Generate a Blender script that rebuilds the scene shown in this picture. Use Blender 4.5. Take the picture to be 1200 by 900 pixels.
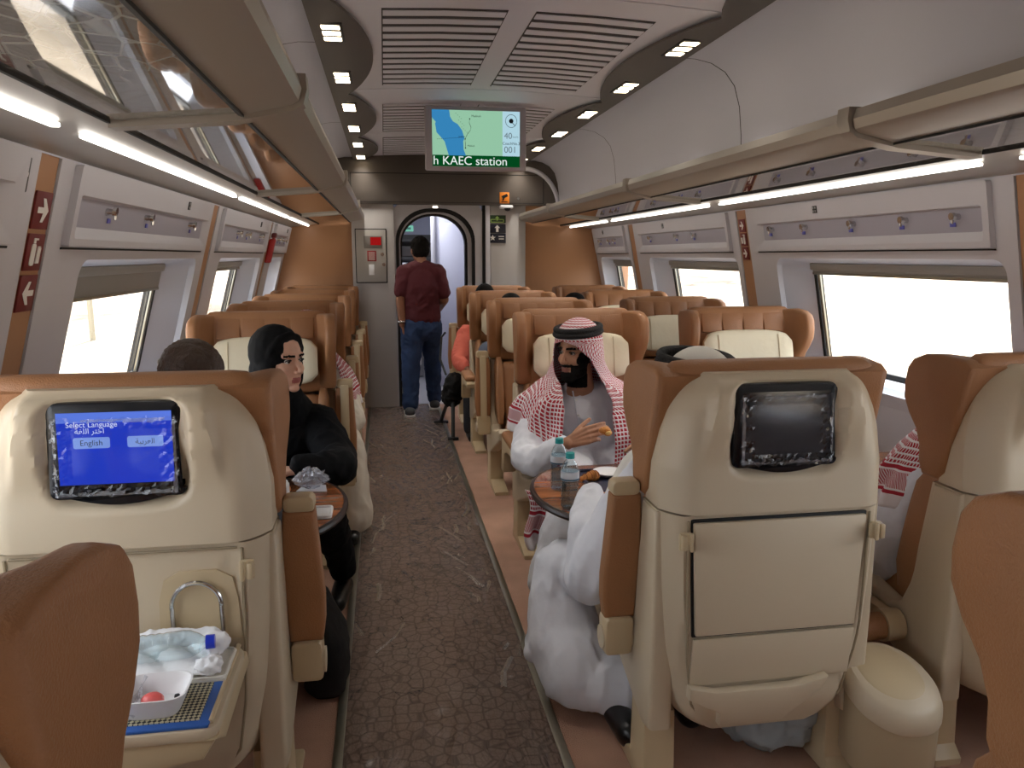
import bpy, bmesh, math, random
from mathutils import Vector, Matrix
random.seed(7)
PI = math.pi
SC = bpy.context.scene
COL = SC.collection
for o in list(bpy.data.objects): bpy.data.objects.remove(o, do_unlink=True)

# ------------------------------------------------------------------ camera
CAM_H = 1.48
cam = bpy.data.cameras.new('camera'); cam.sensor_width = 36; cam.lens = 27; cam.clip_start = 0.05; cam.clip_end = 3000
camo = bpy.data.objects.new('camera', cam); COL.objects.link(camo)
camo.location = (0, 0, CAM_H)
camo.rotation_euler = (PI/2 - math.atan(1/6), 0, -math.atan(math.cos(math.atan(1/6))/6))
SC.camera = camo
# ------------------------------------------------------------------ sky, sun, exposure
w = bpy.data.worlds.new('hazy_sky'); SC.world = w; w.use_nodes = True
bg = w.node_tree.nodes['Background']
bg.inputs[0].default_value = (0.94, 0.975, 1.03, 1); bg.inputs[1].default_value = 4.3
sl = bpy.data.lights.new('sun', 'SUN'); sl.energy = 20; sl.angle = 0.03; sl.color = (1, .97, .92)
so = bpy.data.objects.new('sun', sl); COL.objects.link(so); so.rotation_euler = (math.radians(-22), 0, 0)
SC.view_settings.view_transform = 'Standard'; SC.view_settings.look = 'None'
SC.view_settings.gamma = 1; SC.view_settings.use_curve_mapping = False
SC.view_settings.exposure = 0.2

# ------------------------------------------------------------------ materials
MATS = {}
def lin(c):
    return tuple((x/12.92 if x <= .04045 else ((x+.055)/1.055)**2.4) for x in (v/255 for v in c))
def mat(name, rgb, rough=.5, metal=0, bump=0, bscale=200, var=0, vscale=8, coat=0, spec=.5, emit=0, sheen=0, trans=0):
    if name in MATS: return MATS[name]
    m = bpy.data.materials.new(name); m.use_nodes = True
    nt = m.node_tree; b = nt.nodes['Principled BSDF']; c = lin(rgb)
    b.inputs['Base Color'].default_value = (*c, 1); b.inputs['Roughness'].default_value = rough
    b.inputs['Metallic'].default_value = metal; b.inputs['Specular IOR Level'].default_value = spec
    if coat: b.inputs['Coat Weight'].default_value = coat; b.inputs['Coat Roughness'].default_value = .08
    if sheen: b.inputs['Sheen Weight'].default_value = sheen
    if trans: b.inputs['Transmission Weight'].default_value = trans
    if emit: b.inputs['Emission Color'].default_value = (*c, 1); b.inputs['Emission Strength'].default_value = emit
    tc = nt.nodes.new('ShaderNodeTexCoord')
    if bump:
        n = nt.nodes.new('ShaderNodeTexNoise'); n.inputs['Scale'].default_value = bscale; n.inputs['Detail'].default_value = 3
        nt.links.new(tc.outputs['Object'], n.inputs['Vector'])
        bp = nt.nodes.new('ShaderNodeBump'); bp.inputs['Strength'].default_value = bump; bp.inputs['Distance'].default_value = .01
        nt.links.new(n.outputs['Fac'], bp.inputs['Height']); nt.links.new(bp.outputs['Normal'], b.inputs['Normal'])
    if var:
        n = nt.nodes.new('ShaderNodeTexNoise'); n.inputs['Scale'].default_value = vscale; n.inputs['Detail'].default_value = 4
        nt.links.new(tc.outputs['Object'], n.inputs['Vector'])
        r = nt.nodes.new('ShaderNodeValToRGB')
        r.color_ramp.elements[0].position = .3; r.color_ramp.elements[1].position = .7
        r.color_ramp.elements[0].color = (*[x*(1-var) for x in c], 1); r.color_ramp.elements[1].color = (*[min(1, x*(1+var)) for x in c], 1)
        nt.links.new(n.outputs['Fac'], r.inputs['Fac']); nt.links.new(r.outputs['Color'], b.inputs['Base Color'])
    MATS[name] = m
    return m
def emis(name, rgb, strength):
    if name in MATS: return MATS[name]
    m = bpy.data.materials.new(name); m.use_nodes = True; nt = m.node_tree
    nt.nodes.remove(nt.nodes['Principled BSDF'])
    e = nt.nodes.new('ShaderNodeEmission'); e.inputs[0].default_value = (*lin(rgb), 1); e.inputs[1].default_value = strength
    nt.links.new(e.outputs[0], nt.nodes['Material Output'].inputs[0]); MATS[name] = m
    return m
def glassy(name, tint=(255, 255, 255), gloss=1.0, rough=.02, ior=1.45, frost=0, pattern=0, bump=0, bscale=30):
    """thin clear sheet: see-through plus a fresnel reflection, optional frosting"""
    if name in MATS: return MATS[name]
    m = bpy.data.materials.new(name); m.use_nodes = True; nt = m.node_tree
    nt.nodes.remove(nt.nodes['Principled BSDF'])
    N = nt.nodes.new; L = nt.links.new
    t = N('ShaderNodeBsdfTransparent'); t.inputs[0].default_value = (*lin(tint), 1)
    g = N('ShaderNodeBsdfGlossy'); g.inputs['Roughness'].default_value = rough
    lw = N('ShaderNodeLayerWeight'); lw.inputs[0].default_value = .5
    pw = N('ShaderNodeMath'); pw.operation = 'POWER'; pw.inputs[1].default_value = 4.5; L(lw.outputs['Facing'], pw.inputs[0])
    ml = N('ShaderNodeMath'); ml.operation = 'MULTIPLY_ADD'; ml.inputs[1].default_value = .9*gloss; ml.inputs[2].default_value = ((ior-1)/(ior+1))**2*gloss; ml.use_clamp = True
    L(pw.outputs[0], ml.inputs[0])
    base = t.outputs[0]
    tc = N('ShaderNodeTexCoord')
    if frost:
        d = N('ShaderNodeBsdfDiffuse'); d.inputs[0].default_value = (*lin(tint), 1)
        mx = N('ShaderNodeMixShader'); mx.inputs[0].default_value = frost
        if pattern:
            v = N('ShaderNodeTexVoronoi'); v.feature = 'DISTANCE_TO_EDGE'; v.inputs['Scale'].default_value = pattern
            mp = N('ShaderNodeMapping'); mp.inputs['Scale'].default_value = (1, .55, 1)
            L(tc.outputs['Object'], mp.inputs[0]); L(mp.outputs[0], v.inputs['Vector'])
            r = N('ShaderNodeMapRange'); r.inputs[1].default_value = .02; r.inputs[2].default_value = .10
            r.inputs[3].default_value = frost; r.inputs[4].default_value = frost*.35
            L(v.outputs['Distance'], r.inputs[0]); L(r.outputs[0], mx.inputs[0])
        L(t.outputs[0], mx.inputs[1]); L(d.outputs[0], mx.inputs[2]); base = mx.outputs[0]
    if bump:
        n = N('ShaderNodeTexNoise'); n.inputs['Scale'].default_value = bscale; L(tc.outputs['Object'], n.inputs['Vector'])
        bp = N('ShaderNodeBump'); bp.inputs['Strength'].default_value = bump; bp.inputs['Distance'].default_value = .02
        L(n.outputs['Fac'], bp.inputs['Height']); L(bp.outputs['Normal'], g.inputs['Normal'])
    mx2 = N('ShaderNodeMixShader'); L(ml.outputs[0], mx2.inputs[0]); L(base, mx2.inputs[1]); L(g.outputs[0], mx2.inputs[2])
    L(mx2.outputs[0], nt.nodes['Material Output'].inputs[0]); MATS[name] = m
    return m

LEATHER = mat('tan_leather', (158, 110, 72), .48, bump=.25, bscale=260, var=.06, vscale=6)
LEATHER2 = mat('tan_leather_panel', (152, 104, 67), .5, bump=.25, bscale=260)
SHELL = mat('beige_shell', (200, 184, 158), .38, bump=.08, bscale=700)
SHELL2 = mat('beige_trim', (196, 176, 142), .4)
CREAM = mat('cream_cover', (226, 214, 186), .75, bump=.35, bscale=14, var=.03)
WALLM = mat('wall_panel_grey', (200, 198, 204), .5, bump=.05, bscale=500)
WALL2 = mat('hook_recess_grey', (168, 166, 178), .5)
CEILM = mat('ceiling_grey', (232, 231, 240), .55)
COVEM = mat('cove_grey', (194, 193, 204), .5)
TAUPE = mat('dark_taupe', (86, 78, 72), .5)
RACKM = mat('rack_champagne', (162, 154, 144), .38, metal=.35)
RACKL = mat('rack_soffit', (178, 172, 162), .35, metal=.3)
BROWNW = mat('brown_laminate', (172, 126, 90), .5, var=.04, vscale=3)
BLACK = mat('black_plastic', (18, 18, 20), .4)
GASKET = mat('black_rubber', (12, 12, 13), .7)
CHROME = mat('chrome', (205, 205, 205), .18, metal=1)
ALU = mat('aluminium', (150, 146, 132), .35, metal=.9)
WHITE = mat('white_plastic', (235, 235, 236), .4)
PAPER = mat('white_paper', (238, 238, 240), .85, bump=.3, bscale=25)
GLASS = glassy('window_glass', (250, 252, 252), 1.0, .01)
RACKGLASS = glassy('etched_rack_glass', (206, 208, 204), 1.6, .03, 1.5, frost=.62, pattern=20)
FILM = glassy('clear_film', (250, 250, 250), 1.6, .12, 1.45, bump=.9, bscale=26)
LED = emis('led_strip_white', (255, 249, 240), 5)
LAMP = emis('downlight_warm', (255, 232, 196), 9)

# ------------------------------------------------------------------ mesh builder
class MB:
    def __init__(s): s.v = []; s.f = []; s.m = []
    def add(s, vs, fs, mi=0, fn=None):
        o = len(s.v)
        s.v += [fn(Vector(p)) if fn else Vector(p) for p in vs]
        s.f += [tuple(i+o for i in f) for f in fs]; s.m += [mi]*len(fs); return s
    def box(s, c, d, bev=0, M=None, mi=0, seg=2):
        bm = bmesh.new(); bmesh.ops.create_cube(bm, size=1)
        for v in bm.verts: v.co = Vector((v.co.x*d[0], v.co.y*d[1], v.co.z*d[2]))
        if bev: bmesh.ops.bevel(bm, geom=bm.edges[:]+bm.verts[:], offset=min(bev, min(d)*.49), segments=seg, profile=.5, affect='EDGES')
        T = Matrix.Translation(c) @ (M if M else Matrix())
        bm.verts.index_update()
        s.add([T @ v.co for v in bm.verts], [[v.index for v in f.verts] for f in bm.faces], mi); bm.free(); return s
    def prism(s, pts, a, b, axis='x', bev=0, mi=0, seg=2):
        """outline pts (two coordinates) pushed from a to b along axis"""
        def mk(p, t):
            return Vector((t, p[0], p[1])) if axis == 'x' else Vector((p[0], t, p[1])) if axis == 'y' else Vector((p[0], p[1], t))
        bm = bmesh.new(); n = len(pts)
        A = [bm.verts.new(mk(p, a)) for p in pts]; Bv = [bm.verts.new(mk(p, b)) for p in pts]
        fa = bm.faces.new(A); fb = bm.faces.new(Bv[::-1])
        for i in range(n): bm.faces.new((A[i], Bv[i], Bv[(i+1) % n], A[(i+1) % n]))
        bmesh.ops.recalc_face_normals(bm, faces=bm.faces[:])
        if bev:
            es = [e for e in fa.edges] + [e for e in fb.edges]
            bmesh.ops.bevel(bm, geom=es, offset=bev, segments=seg, profile=.5, affect='EDGES')
        bmesh.ops.triangulate(bm, faces=[f for f in bm.faces if len(f.verts) > 4])
        bm.verts.index_update()
        s.add([v.co.copy() for v in bm.verts], [[v.index for v in f.verts] for f in bm.faces], mi); bm.free(); return s
    def cyl(s, p0, p1, r0, r1=None, n=16, cap=True, mi=0):
        p0, p1 = Vector(p0), Vector(p1); r1 = r0 if r1 is None else r1
        d = (p1-p0).normalized(); q = d.to_track_quat('Z', 'Y').to_matrix()
        vs = [p0 + q @ Vector((math.cos(2*PI*i/n)*r0, math.sin(2*PI*i/n)*r0, 0)) for i in range(n)]
        vs += [p1 + q @ Vector((math.cos(2*PI*i/n)*r1, math.sin(2*PI*i/n)*r1, 0)) for i in range(n)]
        fs = [(i, (i+1) % n, n+(i+1) % n, n+i) for i in range(n)]
        if cap: fs += [tuple(range(n))[::-1], tuple(range(n, 2*n))]
        return s.add(vs, fs, mi)
    def lathe(s, prof, c=(0, 0, 0), n=24, mi=0, sx=1, sy=1):
        vs = []; fs = []
        for r, z in prof:
            vs += [(c[0]+r*sx*math.cos(2*PI*i/n), c[1]+r*sy*math.sin(2*PI*i/n), c[2]+z) for i in range(n)]
        for k in range(len(prof)-1):
            for i in range(n):
                j = (i+1) % n; fs.append((k*n+i, k*n+j, (k+1)*n+j, (k+1)*n+i))
        fs.append(tuple(range(n))[::-1]); fs.append(tuple(range((len(prof)-1)*n, len(prof)*n)))
        return s.add(vs, fs, mi)
    def tube(s, pts, r, n=8, mi=0, closed=False):
        P = [Vector(p) for p in pts]; N = len(P); vs = []; fs = []; up = Vector((0, 0, 1))
        for i, p in enumerate(P):
            a = P[(i-1) % N] if (closed or i) else p; b = P[(i+1) % N] if (closed or i < N-1) else p
            d = (b-a).normalized(); x = d.cross(up)
            if x.length < 1e-3: x = d.cross(Vector((1, 0, 0)))
            x.normalize(); y = x.cross(d)
            rr = r[i] if isinstance(r, (list, tuple)) else r
            vs += [p + x*math.cos(2*PI*k/n)*rr + y*math.sin(2*PI*k/n)*rr for k in range(n)]
        for i in range(N if closed else N-1):
            for k in range(n):
                l = (k+1) % n; j = (i+1) % N
                fs.append((i*n+k, i*n+l, j*n+l, j*n+k))
        if not closed: fs += [tuple(range(n))[::-1], tuple(range((N-1)*n, N*n))]
        return s.add(vs, fs, mi)
    def loft(s, rings, mi=0, cap=True, closed=True):
        n = len(rings[0]); vs = [p for r in rings for p in r]; fs = []
        for k in range(len(rings)-1):
            for i in range(n if closed else n-1):
                j = (i+1) % n; fs.append((k*n+i, k*n+j, (k+1)*n+j, (k+1)*n+i))
        if cap and closed: fs += [tuple(range(n))[::-1], tuple(range((len(rings)-1)*n, len(rings)*n))]
        return s.add(vs, fs, mi)
    def sheet(s, fn, nu, nv, mi=0):
        vs = [fn(i/nu, j/nv) for j in range(nv+1) for i in range(nu+1)]
        fs = [(j*(nu+1)+i, j*(nu+1)+i+1, (j+1)*(nu+1)+i+1, (j+1)*(nu+1)+i) for j in range(nv) for i in range(nu)]
        return s.add(vs, fs, mi)
    def map(s, fn): s.v = [Vector(fn(p)) for p in s.v]; return s
    def mesh(s, name, mats, smooth=True, ang=35):
        me = bpy.data.meshes.new(name); me.from_pydata([tuple(p) for p in s.v], [], s.f)
        for m in (mats if isinstance(mats, (list, tuple)) else [mats]): me.materials.append(m)
        if len(me.materials) > 1: me.polygons.foreach_set('material_index', s.m)
        me.update(); bm = bmesh.new(); bm.from_mesh(me); bmesh.ops.recalc_face_normals(bm, faces=bm.faces[:])
        if smooth:
            for f in bm.faces: f.smooth = True
            ca = math.radians(ang)
            for e in bm.edges:
                if len(e.link_faces) == 2 and e.calc_face_angle(0) > ca: e.smooth = False
        bm.to_mesh(me); bm.free(); return me
def link(name, me, parent=None, loc=None, M=None):
    o = bpy.data.objects.new(name, me); COL.objects.link(o)
    if parent: o.parent = parent
    if loc: o.location = loc
    if M: o.matrix_local = M
    return o
def build(name, mb, mats, parent=None, smooth=True, ang=35, loc=None):
    return link(name, mb.mesh(name, mats, smooth, ang), parent, loc)
def tag(o, label, cat, group=None):
    o['label'] = label; o['category'] = cat
    if group: o['group'] = group
    return o
def struct(o): o['kind'] = 'structure'; return o
def thing(name, label, cat, loc=(0, 0, 0), rz=0, group=None):
    o = bpy.data.objects.new(name, None); COL.objects.link(o); o.empty_display_size = .1
    o.location = loc; o.rotation_euler = (0, 0, rz); return tag(o, label, cat, group)
def sbox(hx, hy, p=4, n=40):
    """super-ellipse ring"""
    out = []
    for i in range(n):
        a = 2*PI*i/n; c, q = math.cos(a), math.sin(a)
        out.append((math.copysign(abs(c)**(2/p), c)*hx, math.copysign(abs(q)**(2/p), q)*hy))
    return out
def sm(a, b, x):
    t = max(0, min(1, (x-a)/(b-a))); return t*t*(3-2*t)
def lerp(tab, x):
    if x <= tab[0][0]: return tab[0][1]
    for (a, u), (b, v) in zip(tab, tab[1:]):
        if x <= b: return u+(v-u)*(x-a)/(b-a)
    return tab[-1][1]
def rrect(x0, x1, z0, z1, r, n=6):
    out = []
    for cx, cz, a0 in ((x1-r, z1-r, 0), (x0+r, z1-r, 90), (x0+r, z0+r, 180), (x1-r, z0+r, 270)):
        for i in range(n+1):
            a = math.radians(a0+90*i/n); out.append((cx+r*math.cos(a), cz+r*math.sin(a)))
    return out
def text_mesh(txt, size, align='CENTER'):
    """flat lettering: returns vertices (x right, y up) and faces"""
    cu = bpy.data.curves.new('lettering', 'FONT'); cu.body = txt; cu.size = size; cu.align_x = align; cu.align_y = 'CENTER'
    o = bpy.data.objects.new('lettering', cu); COL.objects.link(o)
    dg = bpy.context.evaluated_depsgraph_get(); me = o.evaluated_get(dg).to_mesh()
    vs = [v.co.copy() for v in me.vertices]; fs = [tuple(p.vertices) for p in me.polygons]
    o.evaluated_get(dg).to_mesh_clear(); bpy.data.objects.remove(o); bpy.data.curves.remove(cu)
    return vs, fs
# ================================================================== the outside
def sand_mat():
    m = mat('desert_sand', (226, 200, 164), .95); nt = m.node_tree; b = nt.nodes['Principled BSDF']
    tc = nt.nodes.new('ShaderNodeTexCoord'); mp = nt.nodes.new('ShaderNodeMapping'); mp.inputs['Scale'].default_value = (.06, .03, .06)
    n = nt.nodes.new('ShaderNodeTexNoise'); n.inputs['Detail'].default_value = 8; n.inputs['Roughness'].default_value = .65; n.inputs['Scale'].default_value = 1.2
    r = nt.nodes.new('ShaderNodeValToRGB'); r.color_ramp.elements[0].position = .37; r.color_ramp.elements[1].position = .60
    r.color_ramp.elements[0].color = (*lin((62, 50, 38)), 1); r.color_ramp.elements[1].color = (*lin((190, 174, 152)), 1)
    nt.links.new(tc.outputs['Object'], mp.inputs[0]); nt.links.new(mp.outputs[0], n.inputs['Vector'])
    nt.links.new(n.outputs['Fac'], r.inputs['Fac']); nt.links.new(r.outputs['Color'], b.inputs['Base Color'])
    return m
SAND = sand_mat()
def ground(u, v):
    x = (u-.5)*2; y = v*1400-300; X = math.copysign(abs(x)**2.2, x)*900
    d = abs(X)
    h = -1.25 + .5*math.sin(X*.11+y*.05)*sm(8, 40, d) + (8*math.sin(y*.012+X*.01)+5*math.sin(y*.031+1.7)+4*math.sin(X*.02+y*.007))*sm(120, 420, d)
    return (X, y, h)
g = build('desert_ground', MB().sheet(ground, 100, 90), SAND); struct(g)
# catenary mast beside the track, seen through the left window
t = thing('trackside_mast', 'thin grey trackside mast standing on the sand outside the left window', 'mast', (-9.5, 27, -1.3))
mb = MB(); mb.cyl((0, 0, 0), (0, 0, 8), .09, .07, 10); build('pole', mb, ALU, t)
mb = MB(); mb.cyl((0, 0, 7.2), (2.6, 0, 7.9), .04, n=8); mb.cyl((0, 0, 6.2), (2.4, 0, 7.2), .03, n=8); build('bracket', mb, ALU, t)

# ================================================================== walls
Y_BACK, Y_END = -3.9, 7.6
SIDE = {'left': dict(s=-1, xt=-.86, k=.27, P=2.28, ya=.34, yb=1.87), 'right': dict(s=1, xt=2.06, k=.20, P=2.25, ya=.12, yb=1.72)}
PER = 2.07
def WX(S, z): return S['xt'] + S['s']*S['k']*(1.745-max(z, .8))
def wmap(S):
    """(y, depth outwards, z) on a flat wall -> the leaning wall"""
    return lambda p: (WX(S, p.z)+S['s']*p.y, p.x, p.z)
def ring_faces(n): return [(i, (i+1) % n, n+(i+1) % n, n+i) for i in range(n)]
def outer_pts(inner, y0, y1, z0, z1):
    cy = sum(p[0] for p in inner)/len(inner); cz = sum(p[1] for p in inner)/len(inner); out = []
    for y, z in inner:
        dy, dz = y-cy, z-cz
        ty = ((y1-cy)/dy if dy > 0 else (y0-cy)/dy) if abs(dy) > 1e-9 else 1e9
        tz = ((z1-cz)/dz if dz > 0 else (z0-cz)/dz) if abs(dz) > 1e-9 else 1e9
        t_ = min(ty, tz); out.append((cy+dy*t_, cz+dz*t_))
    # snap nearest points to the corners
    for c in ((y0, z0), (y0, z1), (y1, z0), (y1, z1)):
        i = min(range(len(out)), key=lambda k: (out[k][0]-c[0])**2+(out[k][1]-c[1])**2); out[i] = c
    return out
BLIND = mat('roller_blind_grey', (150, 148, 142), .6)
REVEAL = mat('reveal_grey', (196, 200, 212), .5)
def glyph_mb(pts, sz, cy, cz, d):
    mb = MB(); mb.add([(cy+a*sz, d, cz+b*sz) for a, b in pts], [tuple(range(len(pts)))]); return mb
ARROW = [(-.42, .10), (.02, .10), (-.12, .40), (.08, .40), (.42, 0), (.08, -.40), (-.12, -.40), (.02, -.10), (-.42, -.10)]
walls = {}
SIGNRED = mat('sign_red', (112, 34, 34), .5); SIGNW = mat('sign_white', (232, 228, 222), .5)
wn = 0
for side, S in SIDE.items():
    f = wmap(S); s = S['s']
    W = struct(bpy.data.objects.new('wall_'+side, None)); COL.objects.link(W); walls[side] = W
    for k in range(-3, 3):
        P = S['P']+PER*k
        y0, y1 = P+.065, min(P+PER-.065, Y_END); ya, yb = P+S['ya'], min(P+S['yb'], Y_END-.14)
        near = k >= -1
        inner = rrect(ya, yb, .86, 1.468, .06, 6); n = len(inner); out = outer_pts(inner, y0, y1, .8, 1.745)
        mb = MB(); mb.add([(p[0], 0, p[1]) for p in out]+[(p[0], 0, p[1]) for p in inner], ring_faces(n))
        mb.add([(y0, 0, 0), (y1, 0, 0), (y1, 0, .8), (y0, 0, .8)], [(0, 1, 2, 3)])
        for yy in (y0, y1): mb.add([(yy, 0, 0), (yy, .05, 0), (yy, .05, 1.745), (yy, 0, 1.745), (yy, 0, .8), (yy, .05, .8)], [(0, 1, 5, 4), (4, 5, 2, 3)])
        mb.map(f); build('wall_panel', mb, WALLM, W, ang=30)
        gy0, gy1 = ya+.04, yb-(.15 if k < 2 else .06); gl = rrect(gy0, gy1, .9, 1.435, .05, 6)
        mb = MB(); mb.add([(p[0], 0, p[1]) for p in inner]+[(p[0], .03, p[1]) for p in inner]+[(p[0], .13, p[1]) for p in gl],
                          ring_faces(n)+[tuple(i+n for i in q) for q in ring_faces(n)])
        mb.map(f); build('window_reveal', mb, REVEAL, W, ang=50)
        # window: frame, pane, blind
        wn += 1
        wi = struct(bpy.data.objects.new('window_%d' % wn, None)); COL.objects.link(wi)
        gi = rrect(gy0+.025, gy1-.025, .925, 1.41, .035, 6)
        mb = MB(); mb.add([(p[0], .128, p[1]) for p in gl]+[(p[0], .128, p[1]) for p in gi]+[(p[0], .15, p[1]) for p in gi]+[(p[0], .15, p[1]) for p in gl],
                          ring_faces(n)+[tuple(i+n for i in q) for q in ring_faces(n)]+[tuple(i+2*n for i in q) for q in ring_faces(n)])
        mb.map(f); build('window_frame', mb, GASKET, wi)
        mb = MB(); mb.box((gy1-.045, .132, 1.17), (.02, .012, .5), .003); mb.map(f); build('frame_bar', mb, ALU, wi)
        mb = MB(); mb.add([(p[0], .143, p[1]) for p in gi], [tuple(range(n))]); mb.map(f); build('pane', mb, GLASS, wi, False)
        if near:
            zb = 1.325 if (side == 'left' and k == 0) else 1.39
            mb = MB(); mb.box(((gy0+gy1)/2, .118, (zb+1.44)/2), (gy1-gy0-.03, .008, 1.44-zb), .002); mb.box(((gy0+gy1)/2, .112, 1.425), (gy1-gy0-.02, .022, .035), .006)
            bl = MB(); mb.map(f); b_ = build('roller_blind', mb, BLIND, wi)
            mb = MB(); mb.box(((gy0+gy1)/2, .116, zb), (gy1-gy0-.03, .014, .014), .004); mb.map(f); build('blind_bar', mb, ALU, wi)
        # coat hook panel
        hy0, hy1 = P+.16, min(P+1.9, Y_END-.06); hz0, hz1 = 1.508, 1.738
        ho = rrect(hy0, hy1, hz0, hz1, .008, 2); hi = rrect(hy0+.03, hy1-.05, 1.53, 1.655, .012, 2); hb = rrect(hy0+.05, hy1-.09, 1.565, 1.65, .01, 2)
        n2 = len(ho); D = .022
        mb = MB(); rf = ring_faces(n2)
        mb.add([(p[0], .002, p[1]) for p in ho]+[(p[0], -D, p[1]) for p in ho]+[(p[0], -D, p[1]) for p in hi]+[(p[0], -.003, p[1]) for p in hb],
               rf+[tuple(i+n2 for i in q) for q in rf]+[tuple(i+2*n2 for i in q) for q in rf])
        mb.map(f); hp = build('hook_panel', mb, WALLM, W, ang=25)
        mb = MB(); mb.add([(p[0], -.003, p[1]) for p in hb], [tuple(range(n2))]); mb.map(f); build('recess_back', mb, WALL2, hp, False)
        mb = MB(); mb.box(((hy0+hy1)/2, -.002, hz0-.006), (hy1-hy0, .006, .006)); mb.map(f); build('shadow_gap', mb, GASKET, W)
        if near and k < 3:
            hooks = [.16, .42, .84] if side == 'left' else [.07, .25, .47, .72, .93]
            if k == 1 or k == 2: hooks = [.3, .5, .85]
            for q in hooks:
                hy = hy0+.05+(hy1-hy0-.14)*q; mb = MB()
                mb.cyl((hy, -.003, 1.622), (hy, -.028, 1.622), .012, .009, 12); mb.cyl((hy, -.026, 1.622), (hy, -.036, 1.622), .016, .014, 12); mb.cyl((hy, -.030, 1.622), (hy, -.034, 1.596), .005, n=8)
                mb.map(f); build('coat_hook', mb, CHROME, hp)
                mb = MB(); mb.box((hy-.03*s*(1 if side == 'right' else -1)*-1, -.006, 1.594), (.03, .003, .016), .001); mb.map(f); build('hook_film_tab', mb, mat('blue_film', (96, 100, 190), .3), hp)
            for q in ([.72] if side == 'left' else [.62]):
                hy = hy0+(hy1-hy0)*q; mb = MB(); mb.box((hy, -D-.002, 1.70), (.035, .004, .034), .001); mb.map(f); sg = build('seat_number_plate', mb, BLACK, hp)
                mb = MB()
                for qy in (-.009, .009):
                    for qz in (-.008, .008): mb.box((hy+qy, -D-.0045, 1.70+qz), (.010, .001, .010))
                mb.map(f); build('seat_number_icons', mb, mat('icon_grey', (150, 150, 150), .5), sg)
        # pillar
        mb = MB(); mb.add([(P-.06, .006, 0), (P+.06, .006, 0), (P+.06, .006, .8), (P-.06, .006, .8), (P+.06, .006, 1.745), (P-.06, .006, 1.745)], [(0, 1, 2, 3), (3, 2, 4, 5)])
        mb.map(f); build('pillar_strip', mb, BROWNW, W)
        if (side == 'left' and k == 0) or (side == 'right' and k == 1):
            for zi, z in enumerate((1.60, 1.49, 1.38) if side == 'left' else (1.655, 1.575, 1.495)):
                sz = .098 if side == 'left' else .074
                mb = MB(); mb.box((P, .002, z), (sz, .006, sz), .001); mb.map(f); pl = build('pictogram_plate', mb, SIGNRED, W)
                if zi != 1:
                    fl = (1 if zi == 0 else -1) if side == 'left' else -1
                    mb = glyph_mb([(a*fl*(1 if side == 'left' else 1), b) for a, b in ARROW], sz*.8, P, z, -.0025); mb.map(f); build('arrow', mb, SIGNW, pl, False)
                else:
                    mb = MB(); mb.prism(rrect(P-.026*sz/.098, P-.002, z-.036*sz/.098, z+.022*sz/.098, .008), -.0035, -.001, 'y'); mb.box((P-.013, -.002, z+.03*sz/.098), (.012, .002, .014)); mb.box((P-.003, -.002, z+.034*sz/.098), (.02, .002, .005))
                    for q in range(3): mb.prism([(P+.008+q*.007, z-.03*sz/.098), (P+.014+q*.007, z-.03*sz/.098), (P+.018+q*.006, z+.004+q*.003), (P+.011+q*.007, z+.016*sz/.098)], -.0035, -.001, 'y')
                    mb.map(f); build('extinguisher_icon', mb, SIGNW, pl, False)
# small route display on the wall panel ahead of the first pillar
S = SIDE['left']; f = wmap(S); mb = MB(); mb.box((2.13, -.004, 1.68), (.045, .008, .085), .003); mb.map(f); o = build('number_sign', mb, BLACK, walls['left'])
mb = MB(); [mb.box((2.13+q*.01, -.0085, 1.68), (.006, .001, .010)) for q in (-1, 0, 1)]; mb.map(f); build('sign_digits', mb, SIGNW, o)
# unseen outer skin, added to block sun and light leaking through panel gaps
for side, S in SIDE.items():
    sk = struct(bpy.data.objects.new('wall_outer_'+side, None)); COL.objects.link(sk); f = wmap(S)
    for k in range(-3, 3):
        P = S['P']+PER*k; ya, yb_ = P+S['ya']+.03, min(P+S['yb'], Y_END-.14)-(.14 if k < 2 else .05)
        for y0, y1, z0, z1 in ((P-.02, ya, .8, 1.75), (yb_, P+PER-.02, .8, 1.75), (ya, yb_, 1.44, 1.75), (ya, yb_, .8, .895), (P-.02, P+PER-.02, 0, .8)):
            mb = MB(); mb.box(((y0+y1)/2, .17, (z0+z1)/2), (y1-y0, .03, z1-z0)); mb.map(f); build('outer_skin', mb, BLACK, sk, False)
    xo = S['xt']+S['s']*.16; mb = MB(); mb.box((xo, 2, 2.12), (.04, 12.4, .8)); build('outer_skin', mb, BLACK, sk, False)
# red emergency hammer on the pillar between the far left windows
S = SIDE['left']; f = wmap(S); t = thing('emergency_hammer', 'red emergency hammer holder on the pillar between the far left windows', 'hammer')
mb = MB(); mb.box((6.42, -.03, 1.52), (.05, .05, .19), .012); mb.map(f); build('holder', mb, mat('red_plastic', (170, 36, 34), .4), t)
mb = MB(); mb.box((6.42, -.035, 1.64), (.09, .035, .04), .01); mb.map(f); build('hammer_head', mb, mat('dark_red', (96, 24, 24), .4), t)
mb = MB(); mb.cyl((6.42, -.035, 1.62), (6.42, -.035, 1.48), .012, n=10); mb.map(f); build('handle', mb, MATS['red_plastic'], t)

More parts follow.
